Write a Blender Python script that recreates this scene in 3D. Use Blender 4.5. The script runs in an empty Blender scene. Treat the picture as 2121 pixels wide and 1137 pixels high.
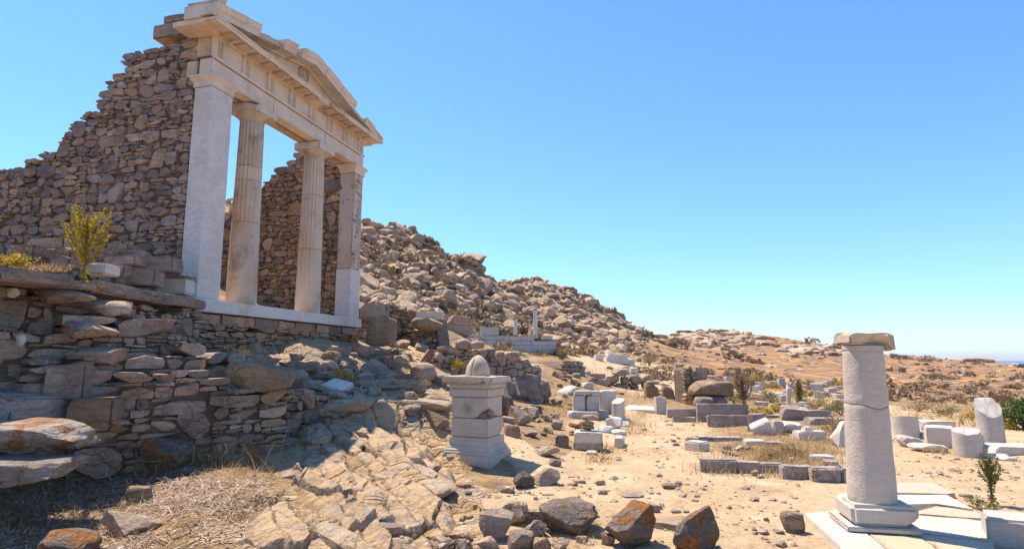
import bpy, bmesh, math, random
import numpy as np
from mathutils import Vector, Matrix, Euler

# ------------------------------------------------------------------ camera, sky, sun, exposure
SC = bpy.context.scene
COL = SC.collection
EYE = 1.6
FPX, PCX, PCY, PITCH = 1240.0, 1060.5, 568.5, math.radians(8.03)
cam_d = bpy.data.cameras.new('camera')
cam = bpy.data.objects.new('camera', cam_d)
COL.objects.link(cam)
cam.location = (0, 0, EYE)
cam.rotation_euler = (math.radians(90) + PITCH, 0, 0)
cam_d.sensor_width = 36.0
cam_d.lens = 36.0 * FPX / 2121.0
cam_d.clip_start = 0.05
cam_d.clip_end = 60000
SC.camera = cam

SUN_EL, SUN_AZ = math.radians(63), math.radians(-47)      # azimuth from +Y, negative to the left
world = bpy.data.worlds.new('World')
SC.world = world
world.use_nodes = True
wn = world.node_tree
sky = wn.nodes.new('ShaderNodeTexSky')
sky.sky_type = 'NISHITA'
sky.sun_disc = False
sky.sun_elevation = SUN_EL
sky.sun_rotation = SUN_AZ
sky.altitude = 0
sky.air_density = 1.15
sky.dust_density = 0.0
sky.ozone_density = 10.0
bg = wn.nodes['Background']
bg.inputs['Strength'].default_value = 0.095
tint = wn.nodes.new('ShaderNodeMix')
tint.data_type = 'RGBA'
tint.blend_type = 'MULTIPLY'
tint.inputs[0].default_value = 1.0
tint.inputs[7].default_value = (0.84, 0.99, 1.05, 1)
wn.links.new(sky.outputs['Color'], tint.inputs[6])
wn.links.new(tint.outputs[2], bg.inputs['Color'])

sun_d = bpy.data.lights.new('sun', 'SUN')
sun_d.energy = 3.75
sun_d.angle = math.radians(0.5)
sun_d.color = (1.0, 0.89, 0.72)
sun = bpy.data.objects.new('sun', sun_d)
COL.objects.link(sun)
to_sun = Vector((math.sin(SUN_AZ) * math.cos(SUN_EL), math.cos(SUN_AZ) * math.cos(SUN_EL), math.sin(SUN_EL)))
sun.rotation_euler = (-to_sun).to_track_quat('-Z', 'Y').to_euler()
sun.location = (-20, 30, 60)

vs = SC.view_settings
vs.view_transform = 'Standard'
vs.look = 'None'
vs.gamma = 1.0
vs.use_curve_mapping = False
vs.exposure = 1.18

# ------------------------------------------------------------------ small maths helpers
R = random.Random(11)
_c, _s = math.cos(PITCH), math.sin(PITCH)

def ray(px, py):
    """photograph pixel -> (x, z) slopes per metre of depth"""
    u, v = px - PCX, PCY - py
    k = FPX * _c - v * _s
    return u / k, (FPX * _s + v * _c) / k

def at(px, py, Y):
    a, b = ray(px, py)
    return Vector((a * Y, Y, EYE + b * Y))

def flat(px, py, z):
    a, b = ray(px, py)
    Y = (z - EYE) / b
    return Vector((a * Y, Y, z))

def sstep(e0, e1, x):
    t = np.clip((x - e0) / (e1 - e0), 0, 1)
    return t * t * (3 - 2 * t)

_rs = np.random.RandomState(5)
_perm = np.concatenate([_rs.permutation(512)] * 3).astype(np.int64)
_grad = _rs.normal(size=(512, 3))
_grad /= np.linalg.norm(_grad, axis=1)[:, None]
_rnd = _rs.rand(512, 3)

def _h(i, j, k):
    return _perm[(_perm[(_perm[i & 511] + j) & 511] + k) & 511] & 511

def noise3(p, seed=0):
    p = np.asarray(p, float) + seed * 17.31
    i = np.floor(p).astype(np.int64)
    f = p - i
    w = f * f * f * (f * (f * 6 - 15) + 10)
    out = 0
    for dx in (0, 1):
        for dy in (0, 1):
            for dz in (0, 1):
                g = _grad[_h(i[:, 0] + dx, i[:, 1] + dy, i[:, 2] + dz)]
                d = g[:, 0] * (f[:, 0] - dx) + g[:, 1] * (f[:, 1] - dy) + g[:, 2] * (f[:, 2] - dz)
                wx = w[:, 0] if dx else 1 - w[:, 0]
                wy = w[:, 1] if dy else 1 - w[:, 1]
                wz = w[:, 2] if dz else 1 - w[:, 2]
                out = out + d * wx * wy * wz
    return out * 1.5

def n2(x, y, f, seed=0):
    return noise3(np.stack([x * f, y * f, np.full_like(x, 0.37)], 1), seed)

def fbm2(x, y, f, octs=4, seed=0, gain=0.5):
    a, o, t = 1.0, 0, 0
    for k in range(octs):
        o = o + a * n2(x, y, f * 2 ** k, seed + k)
        t += a
        a *= gain
    return o / t

def voro2(x, y, seed=0):
    """returns (edge distance, per-cell random, second per-cell random)"""
    i, j = np.floor(x).astype(np.int64), np.floor(y).astype(np.int64)
    d1 = np.full(x.shape, 9.0); d2 = np.full(x.shape, 9.0)
    c1 = np.zeros(x.shape); c2 = np.zeros(x.shape)
    for dx in (-1, 0, 1):
        for dy in (-1, 0, 1):
            r = _rnd[_h(i + dx, j + dy, np.full_like(i, seed))]
            d = np.hypot(i + dx + r[:, 0] - x, j + dy + r[:, 1] - y)
            near = d < d1
            d2 = np.where(near, d1, np.minimum(d2, d))
            c1 = np.where(near, r[:, 2], c1)
            c2 = np.where(near, r[:, 0], c2)
            d1 = np.where(near, d, d1)
    return d2 - d1, c1, c2

# ------------------------------------------------------------------ object helpers
def mesh_np(name, V, F, mat=None, smooth=True, sharp=35):
    me = bpy.data.meshes.new(name)
    me.from_pydata([tuple(v) for v in np.asarray(V, float)], [], [tuple(int(i) for i in f) for f in F])
    finish(me, mat, smooth, sharp)
    return me

def finish(me, mat=None, smooth=True, sharp=35):
    if mat is not None:
        me.materials.append(mat)
    if smooth:
        me.polygons.foreach_set('use_smooth', [True] * len(me.polygons))
        if sharp:
            me.set_sharp_from_angle(angle=math.radians(sharp))
    me.update()

def add(name, me, parent=None, loc=(0, 0, 0), rot=(0, 0, 0), scale=(1, 1, 1)):
    o = bpy.data.objects.new(name, me)
    COL.objects.link(o)
    o.location = loc
    o.rotation_euler = rot
    o.scale = scale
    if parent is not None:
        o.parent = parent
    return o

def tag(o, label, cat, group=None):
    o['label'] = label
    o['kind'] = 'thing'
    o['category'] = cat
    if group:
        o['group'] = group
    return o

def thing(name, label, cat, loc=(0, 0, 0), rz=0.0, group=None):
    o = add(name, None, None, loc, (0, 0, rz))
    o.empty_display_size = 0.2
    return tag(o, label, cat, group)

def kind(o, k):
    o['kind'] = k
    return o

class MB:
    """collects geometry for one mesh"""
    def __init__(self):
        self.V, self.F, self.n = [], [], 0
    def put(self, V, F, M=None):
        V = np.asarray(V, float)
        if M is not None:
            M = np.array(M)
            V = V @ M[:3, :3].T + M[:3, 3]
        self.V.append(V)
        self.F.append([[int(i) + self.n for i in f] for f in F])
        self.n += len(V)
        return self
    def mesh(self, name, mat, smooth=True, sharp=35):
        F = [f for part in self.F for f in part]
        return mesh_np(name, np.concatenate(self.V), F, mat, smooth, sharp)

def TRS(loc=(0, 0, 0), rot=(0, 0, 0), sc=(1, 1, 1)):
    return Matrix.LocRotScale(Vector(loc), Euler(rot), Vector(sc))

def cube_grid(ax, ay, az):
    """closed box lattice from three coordinate lists"""
    idx, V, F = {}, [], []
    nx, ny, nz = len(ax) - 1, len(ay) - 1, len(az) - 1
    def vid(i, j, k):
        key = (i, j, k)
        if key not in idx:
            idx[key] = len(V)
            V.append((ax[i], ay[j], az[k]))
        return idx[key]
    for i in range(nx):
        for j in range(ny):
            F.append((vid(i, j, 0), vid(i, j + 1, 0), vid(i + 1, j + 1, 0), vid(i + 1, j, 0)))
            F.append((vid(i, j, nz), vid(i + 1, j, nz), vid(i + 1, j + 1, nz), vid(i, j + 1, nz)))
    for i in range(nx):
        for k in range(nz):
            F.append((vid(i, 0, k), vid(i + 1, 0, k), vid(i + 1, 0, k + 1), vid(i, 0, k + 1)))
            F.append((vid(i, ny, k), vid(i, ny, k + 1), vid(i + 1, ny, k + 1), vid(i + 1, ny, k)))
    for j in range(ny):
        for k in range(nz):
            F.append((vid(0, j, k), vid(0, j, k + 1), vid(0, j + 1, k + 1), vid(0, j + 1, k)))
            F.append((vid(nx, j, k), vid(nx, j + 1, k), vid(nx, j + 1, k + 1), vid(nx, j, k + 1)))
    return np.array(V), np.array(F)

def axis(l, e, step):
    inner = max(1, int(round((l - 2 * e) / step)))
    inner = min(inner, 14)
    xs = [-l / 2] + [-l / 2 + e + (l - 2 * e) * i / inner for i in range(inner + 1)] + [l / 2]
    return xs

_seed = [100]
def seed():
    _seed[0] += 1
    return _seed[0]

def worn_box(l, w, h, edge=0.012, wear=0.012, step=0.14, sd=None, rough=0.005, chips=0):
    """cut block, worn arrises, centred on its base (z 0..h)"""
    sd = sd or seed()
    e = min(edge, l / 5, w / 5, h / 5)
    V, F = cube_grid(axis(l, e, step), axis(w, e, step), axis(h, e, step))
    half = np.array([l / 2, w / 2, h / 2])
    atb = (np.abs(np.abs(V) - half) < 1e-6)
    nb = atb.sum(1)
    N = np.sign(V) * atb
    q = V * 9 + sd * 3.7
    nz = noise3(q, sd) * 0.5 + 0.5
    nz2 = noise3(V * 3.1 + sd, sd + 3)
    amt = np.where(nb == 2, e * 0.35 + wear * nz * 1.3, np.where(nb == 3, e * 0.55 + wear * nz * 1.6, 0))
    V = V - N * amt[:, None]
    V = V + N * (rough * nz2)[:, None]
    rr = random.Random(sd)
    for _ in range(chips):                                # broken corners: clip by a slanting plane
        sg = np.array([rr.choice((-1, 1)), rr.choice((-1, 1)), rr.choice((-1, 1, 1))])
        nrm = sg * np.array([rr.uniform(.3, 1), rr.uniform(.3, 1), rr.uniform(.3, 1)])
        nrm = nrm / np.linalg.norm(nrm)
        corner = (sg * half) @ nrm
        cut = corner - rr.uniform(.05, .16) * min(l, 4 * h, 3 * w)
        over = np.maximum(V @ nrm - cut, 0)
        V = V - nrm * (over * (1 + 0.12 * noise3(V * 14, sd + 9)))[:, None]
    V[:, 2] += h / 2
    return V, F

def block_me(l, w, h, mat, **k):
    V, F = worn_box(l, w, h, **k)
    return mesh_np('block', V, F, mat, True, 32)

_ico = {}
def ico(sub):
    if sub not in _ico:
        b = bmesh.new()
        bmesh.ops.create_icosphere(b, subdivisions=sub, radius=1)
        b.verts.ensure_lookup_table()
        V = np.array([v.co[:] for v in b.verts])
        F = np.array([[v.index for v in f.verts] for f in b.faces])
        b.free()
        _ico[sub] = (V, F)
    V, F = _ico[sub]
    return V.copy(), F

def rock_VF(sd, sub=3, cuts=11, rough=0.05, boxy=0.3, deep=0.0):
    """faceted stone, about unit radius"""
    rr = random.Random(sd)
    V, F = ico(sub)
    m = np.max(np.abs(V), axis=1)[:, None]
    V = V * (1 - boxy) + (V / m) * boxy * 0.85
    for _ in range(cuts):
        n = np.array([rr.gauss(0, 1), rr.gauss(0, 1), rr.gauss(0, 1)])
        n /= np.linalg.norm(n)
        d = rr.uniform(0.58 - deep, 0.9 - deep)
        over = np.maximum(V @ n - d, 0)
        V = V - n * (over * 0.97)[:, None]
    V = V * (1 + rough * noise3(V * 2.6, sd) + rough * 0.5 * noise3(V * 6.5, sd + 5))[:, None]
    lo, hi = V.min(0), V.max(0)
    V = (V - (lo + hi) / 2) / ((hi - lo) / 2)
    return V, F

def rock_me(sd, mat, sub=3, sharp=26, **k):
    V, F = rock_VF(sd, sub, **k)
    return mesh_np('rock', V, F, mat, True, sharp)

def stone_VF(sd, k=0.14, rough=0.07, n=4, cuts=4):
    """wall stone inside a unit cube"""
    rr = random.Random(sd)
    ax = [-.5 + i / n for i in range(n + 1)]
    V, F = cube_grid(ax, ax, ax)
    L = np.linalg.norm(V, axis=1)[:, None]
    V = V * (1 - k) + V / L * 0.62 * k
    for _ in range(cuts):
        nn = np.array([rr.choice((-1, 1)) * rr.uniform(.3, 1), rr.uniform(-.3, .3), rr.choice((-1, 1)) * rr.uniform(.3, 1)])
        nn /= np.linalg.norm(nn)
        over = np.maximum(V @ nn - rr.uniform(.40, .52), 0)
        V = V - nn * over[:, None]
    N = V / np.linalg.norm(V, axis=1)[:, None]
    V = V + N * (rough * noise3(V * 3.4, sd))[:, None] + N * (rough * .5 * noise3(V * 8, sd + 2))[:, None]
    lo, hi = V.min(0), V.max(0)
    V = (V - (lo + hi) / 2) / (hi - lo)
    return V, F

def lathe(prof, seg=32, flutes=0, depth=0.0, wob=0.0, sd=1, cap=True):
    """prof: list of (r, z)"""
    th = np.linspace(0, 2 * math.pi, seg, endpoint=False)
    V = []
    for r, z in prof:
        f = 1.0
        rr = np.full(seg, r)
        if flutes:
            ph = (th * flutes / (2 * math.pi)) % 1.0
            rr = r - depth * np.sin(ph * math.pi) ** 0.8
        V.append(np.stack([rr * np.cos(th), rr * np.sin(th), np.full(seg, z)], 1))
    V = np.concatenate(V)
    if wob:
        N = V * [1, 1, 0]
        N = N / (np.linalg.norm(N, axis=1)[:, None] + 1e-9)
        V = V + N * (wob * noise3(V * 5, sd) + wob * .6 * noise3(V * 15, sd + 1))[:, None]
    F = []
    m = len(prof)
    for k in range(m - 1):
        for i in range(seg):
            j = (i + 1) % seg
            F.append((k * seg + i, k * seg + j, (k + 1) * seg + j, (k + 1) * seg + i))
    if cap:
        F.append(tuple(range(seg - 1, -1, -1)))
        F.append(tuple((m - 1) * seg + i for i in range(seg)))
    return V, F

def extrude_profile(prof, x0, x1, step=0.12, wear=0.006, sd=1, slope=0.0):
    """prof: closed (y, z) polygon swept along x; slope lifts z with x"""
    n = max(1, int(round((x1 - x0) / step)))
    xs = np.linspace(x0, x1, n + 1)
    P = np.array(prof, float)
    m = len(P)
    V = []
    for x in xs:
        V.append(np.stack([np.full(m, x), P[:, 0], P[:, 1] + slope * (x - x0)], 1))
    V = np.concatenate(V)
    V = V + np.stack([0 * V[:, 0], wear * noise3(V * 7, sd), wear * noise3(V * 7, sd + 4)], 1)
    F = []
    for k in range(n):
        for i in range(m):
            j = (i + 1) % m
            F.append((k * m + i, (k + 1) * m + i, (k + 1) * m + j, k * m + j))
    F.append(tuple(range(m)))
    F.append(tuple(n * m + i for i in range(m - 1, -1, -1)))
    return V, F

def tube(path, radii, seg=6):
    P = [Vector(p) for p in path]
    V, F = [], []
    for i, p in enumerate(P):
        d = (P[min(i + 1, len(P) - 1)] - P[max(i - 1, 0)]).normalized()
        a = d.orthogonal().normalized()
        b = d.cross(a)
        for k in range(seg):
            t = 2 * math.pi * k / seg
            V.append(tuple(p + (a * math.cos(t) + b * math.sin(t)) * radii[i]))
    for i in range(len(P) - 1):
        for k in range(seg):
            l = (k + 1) % seg
            F.append((i * seg + k, i * seg + l, (i + 1) * seg + l, (i + 1) * seg + k))
    return np.array(V), np.array(F)
# ------------------------------------------------------------------ materials
class NT:
    def __init__(self, name):
        self.m = bpy.data.materials.new(name)
        self.m.use_nodes = True
        self.t = self.m.node_tree
        self.b = self.t.nodes['Principled BSDF']
        self.b.inputs['Roughness'].default_value = 0.85
        self.b.inputs['Specular IOR Level'].default_value = 0.25
        self.pos = self.t.nodes.new('ShaderNodeNewGeometry')
    def new(self, t, **k):
        n = self.t.nodes.new(t)
        for a, v in k.items():
            setattr(n, a, v)
        return n
    def ln(self, a, b):
        self.t.links.new(a, b)
    def put(self, sock, v):
        if hasattr(v, 'is_linked'):
            self.ln(v, sock)
        elif isinstance(v, tuple) and len(v) == 3 and sock.type == 'RGBA':
            sock.default_value = (*v, 1)
        else:
            sock.default_value = v
    def noise(self, scale, detail=4, rough=.55, vec=None, dist=0.0):
        n = self.new('ShaderNodeTexNoise')
        n.inputs['Scale'].default_value = scale
        n.inputs['Detail'].default_value = detail
        n.inputs['Roughness'].default_value = rough
        n.inputs['Distortion'].default_value = dist
        self.ln(vec or self.pos.outputs['Position'], n.inputs['Vector'])
        return n.outputs['Fac']
    def voro(self, scale, feature='F1', out='Distance', vec=None):
        n = self.new('ShaderNodeTexVoronoi', feature=feature)
        n.inputs['Scale'].default_value = scale
        self.ln(vec or self.pos.outputs['Position'], n.inputs['Vector'])
        return n.outputs[out]
    def mapv(self, scale=(1, 1, 1), rot=(0, 0, 0), loc=(0, 0, 0)):
        n = self.new('ShaderNodeMapping')
        n.inputs['Scale'].default_value = scale
        n.inputs['Rotation'].default_value = rot
        n.inputs['Location'].default_value = loc
        self.ln(self.pos.outputs['Position'], n.inputs['Vector'])
        return n.outputs['Vector']
    def ramp(self, fac, stops, mode='LINEAR'):
        n = self.new('ShaderNodeValToRGB')
        cr = n.color_ramp
        cr.interpolation = mode
        while len(cr.elements) < len(stops):
            cr.elements.new(0.5)
        for e, (p, c) in zip(cr.elements, stops):
            e.position = p
            e.color = (*c, 1) if isinstance(c, tuple) else (c, c, c, 1)
        self.ln(fac, n.inputs['Fac'])
        return n.outputs['Color']
    def mix(self, f, a, b, mode='MIX'):
        n = self.new('ShaderNodeMix', data_type='RGBA', blend_type=mode)
        self.put(n.inputs[0], f)
        self.put(n.inputs[6], a)
        self.put(n.inputs[7], b)
        return n.outputs[2]
    def math(self, op, a, b=0.0, c=0.0):
        n = self.new('ShaderNodeMath', operation=op)
        self.put(n.inputs[0], a)
        self.put(n.inputs[1], b)
        self.put(n.inputs[2], c)
        return n.outputs[0]
    def rand(self):
        """one random per object and per loose piece"""
        oi = self.new('ShaderNodeObjectInfo').outputs['Random']
        return self.math('FRACT', self.math('ADD', oi, self.pos.outputs['Random Per Island']))
    def bump(self, h, strength=.5, dist=.02):
        n = self.new('ShaderNodeBump')
        n.inputs['Strength'].default_value = strength
        n.inputs['Distance'].default_value = dist
        self.ln(h, n.inputs['Height'])
        self.ln(n.outputs['Normal'], self.b.inputs['Normal'])
    def color(self, c):
        self.put(self.b.inputs['Base Color'], c)
        return self.m

def mat_rubble(name, palette, lichen=(.55, .50, .42), lich=.5, grain=1.0, orange=0.0):
    t = NT(name)
    r = t.rand()
    n = len(palette)
    base = t.ramp(r, [(i / n, c) for i, c in enumerate(palette)], 'CONSTANT')
    base = t.mix(t.ramp(t.noise(3.1, 3), [(.35, 0.0), (.65, 0.55)]), base, palette[n // 2])
    streak = t.noise(5, 5, .6, t.mapv((1, 1, 5)))
    base = t.mix(1.0, base, t.ramp(streak, [(.25, .62), (.5, 1.0), (.8, 1.28)]), 'MULTIPLY')
    base = t.mix(1.0, base, t.ramp(t.noise(45, 4, .7), [(.3, .72), (.5, 1.0), (.72, 1.22)]), 'MULTIPLY')
    sp = t.ramp(t.noise(11, 5, .65), [(.60, 0.0), (.70, lich)])
    base = t.mix(sp, base, lichen)
    if orange:
        sp = t.ramp(t.noise(3.4, 6, .62, t.mapv(loc=(3, 9, 1))), [(.515, 0.0), (.575, orange * .88)])
        base = t.mix(sp, base, t.ramp(t.noise(30, 3), [(.3, (.16, .055, .012)), (.7, (.42, .16, .03))]))
    base = t.mix(1.0, base, t.ramp(t.noise(1.9 * grain, 5, .6), [(.3, .74), (.5, 1.0), (.7, 1.2)]), 'MULTIPLY')
    wv = t.new('ShaderNodeVectorMath', operation='ADD')
    wn_ = t.new('ShaderNodeTexNoise')
    wn_.inputs['Scale'].default_value = 4 * grain
    wn_.inputs['Detail'].default_value = 4
    t.ln(t.pos.outputs['Position'], wn_.inputs['Vector'])
    sc_ = t.new('ShaderNodeVectorMath', operation='SCALE')
    sc_.inputs['Scale'].default_value = .5 / grain
    t.ln(wn_.outputs['Color'], sc_.inputs[0])
    t.ln(t.mapv((1, 1, 1.8)), wv.inputs[0])
    t.ln(sc_.outputs[0], wv.inputs[1])
    ck = t.voro(3.4 * grain, 'DISTANCE_TO_EDGE', 'Distance', wv.outputs[0])
    cm = t.ramp(t.noise(1.3 * grain, 3), [(.42, 0.0), (.6, 1.0)])
    base = t.mix(t.math('MULTIPLY', cm, t.ramp(ck, [(0.0, .55), (.035, 0.0)])), base, (.10, .075, .06))
    h = t.math('ADD', t.noise(14 * grain, 6, .65), t.math('MULTIPLY', t.noise(60 * grain, 4, .7), .5))
    h = t.math('ADD', h, t.math('MULTIPLY', t.noise(7, 4, .6, t.mapv((1, 1, 6))), .6))
    h = t.math('ADD', h, t.math('MULTIPLY', t.noise(4.5 * grain, 4, .55), 1.4))
    h = t.math('ADD', h, t.math('MULTIPLY', t.ramp(ck, [(0.0, 0.0), (.06, 1.0)]), t.math('MULTIPLY', cm, .5)))
    t.bump(h, .9, .05 / grain ** .7)
    return t.color(base)

def mat_marble(name, base, vein=.35, veincol=(.36, .36, .38), stain=(.50, .34, .18), stain_amt=.4, soot=.0, direc=(0.4, .3, .2), pit=.4, tool=0.0):
    t = NT(name)
    t.b.inputs['Roughness'].default_value = 0.72
    c = t.mix(t.noise(1.3, 4), base, tuple(x * .86 for x in base))
    v = t.noise(2.2, 7, .62, t.mapv((1, 1, 3.2), direc), 1.4)
    v = t.ramp(v, [(.42, 0.0), (.5, vein), (.56, 0.0)])
    c = t.mix(v, c, veincol)
    v2 = t.ramp(t.noise(1.6, 5, .6, t.mapv((1.6, 1.6, .5), direc), .8), [(.5, 0.0), (.75, vein * .8)])
    c = t.mix(v2, c, tuple(x * 1.25 for x in veincol))
    s = t.ramp(t.noise(1.9, 6, .62, t.mapv((1, 1, .55), loc=(7, 2, 5))), [(.46, 0.0), (.68, stain_amt)])
    c = t.mix(s, c, stain)
    if soot:
        s = t.ramp(t.noise(2.6, 7, .68, t.mapv((1, 1, .7), loc=(2, 8, 3))), [(.52, 0.0), (.66, soot)])
        c = t.mix(s, c, (.15, .135, .12))
    sp = t.ramp(t.voro(27), [(.03, .7), (.15, 0.0)])
    c = t.mix(t.math('MULTIPLY', sp, t.ramp(t.noise(4), [(.40, 0.0), (.58, pit)])), c, (.16, .14, .12))
    c = t.mix(1.0, c, t.ramp(t.noise(70, 4, .7), [(.3, .86), (.5, 1.0), (.72, 1.08)]), 'MULTIPLY')
    h = t.math('ADD', t.noise(12, 6, .62), t.math('MULTIPLY', t.noise(75, 4, .7), .45))
    if tool:
        h = t.math('ADD', h, t.math('MULTIPLY', t.voro(55), tool))
    t.bump(h, .45, .016)
    return t.color(c)

RUB_WALL = mat_rubble('rubble_brown_grey', [(0.362, 0.258, 0.200), (0.488, 0.343, 0.260), (0.252, 0.196, 0.174), (0.593, 0.427, 0.321), (0.392, 0.267, 0.197), (0.297, 0.245, 0.225), (0.524, 0.330, 0.212), (0.184, 0.153, 0.144), (0.450, 0.356, 0.295)], (.50, .44, .38), .5)
RUB_WARM = mat_rubble('rubble_warm', [(0.474, 0.291, 0.168), (0.363, 0.221, 0.128), (0.549, 0.351, 0.208), (0.305, 0.207, 0.146), (0.426, 0.232, 0.123), (0.244, 0.181, 0.143), (0.533, 0.371, 0.247)], (.46, .38, .29), .45)
RUB_GREY = mat_rubble('rubble_schist', [(0.287, 0.203, 0.157), (0.446, 0.323, 0.245), (0.216, 0.157, 0.129), (0.371, 0.238, 0.154), (0.507, 0.373, 0.285), (0.317, 0.224, 0.171), (0.410, 0.246, 0.138), (0.180, 0.140, 0.122)], (.54, .49, .43), .75)
RUB_SUN = mat_rubble('field_rock', [(0.513, 0.356, 0.246), (0.448, 0.313, 0.225), (0.546, 0.383, 0.268), (0.404, 0.295, 0.225), (0.513, 0.327, 0.204), (0.339, 0.257, 0.212)], (.55, .48, .39), .5)
HILL_ROCK = mat_rubble('hill_granite', [(0.569, 0.392, 0.262), (0.506, 0.355, 0.245), (0.617, 0.428, 0.280), (0.432, 0.308, 0.223), (0.592, 0.382, 0.231), (0.357, 0.261, 0.195)], (.54, .46, .37), .4, .35)
DARK_ROCK = mat_rubble('lichen_boulder', [(0.168, 0.125, 0.097), (0.210, 0.160, 0.125), (0.147, 0.115, 0.097)], (.36, .31, .27), .8, 1.0, 1.0)
BROWN_ROCK = mat_rubble('brown_boulder', [(.36, .255, .16), (.33, .23, .15)], (.44, .35, .25), .4)
SLATE_BLUE = mat_rubble('blue_grey_slab', [(0.316, 0.243, 0.208), (0.360, 0.271, 0.229), (0.272, 0.215, 0.190)], (.48, .44, .40), .6)
ORANGE_SLAB = mat_rubble('orange_lichen_slab', [(.40, .34, .28), (.37, .32, .27)], (.55, .50, .44), .6, 1.0, .9)
CORE = mat_rubble('wall_core_earth', [(.19, .14, .105), (.21, .155, .12)], (.2, .16, .12), .3)
MARB = mat_marble('marble_facade', (.75, .625, .51), .22, (.42, .38, .36), (.52, .36, .22), .55, .22)
MARB_COL = mat_marble('marble_column', (.68, .54, .415), .2, (.40, .36, .33), (.50, .31, .16), .75, .4)
MARB_WHITE = mat_marble('marble_new', (.74, .665, .61), .5, (.44, .41, .41), (.55, .43, .32), .55, .16, (.5, .9, .2), .15)
MARB_OLD = mat_marble('marble_weathered', (.62, .485, .37), .3, (.36, .32, .30), (.44, .27, .15), .8, .6)
MARB_ALTAR = mat_marble('marble_altar', (.58, .485, .39), .45, (.36, .34, .34), (.50, .36, .23), .5, .15, (.9, .2, 0))
MARB_GREY = mat_marble('marble_grey', (.54, .475, .42), .4, (.30, .30, .31), (.42, .33, .24), .3, .25)
MARB_PALE = mat_marble('marble_pale_block', (.64, .56, .475), .35, (.42, .40, .40), (.52, .41, .29), .4, .2)
MARB_FAR = mat_marble('marble_far', (.60, .54, .48), .4, (.36, .35, .36), (.45, .37, .29), .4, .2)
COLUMN = mat_marble('grey_veined_column', (.57, .475, .40), .34, (.33, .32, .35), (.48, .37, .27), .3, .0, (.2, 1.0, .3), .9, .35)
PALE_SLAB = mat_marble('paving_marble', (.56, .49, .42), .4, (.38, .37, .38), (.50, .40, .29), .5, .15, (1.2, .3, .4))
BEIGE_SLAB = mat_marble('paving_beige', (.50, .41, .30), .2, (.40, .35, .30), (.50, .37, .22), .6, .0)
GRANITE = mat_rubble('curb_granite', [(0.444, 0.351, 0.305), (0.394, 0.318, 0.281), (0.474, 0.375, 0.325)], (.50, .46, .42), .4)

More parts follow.
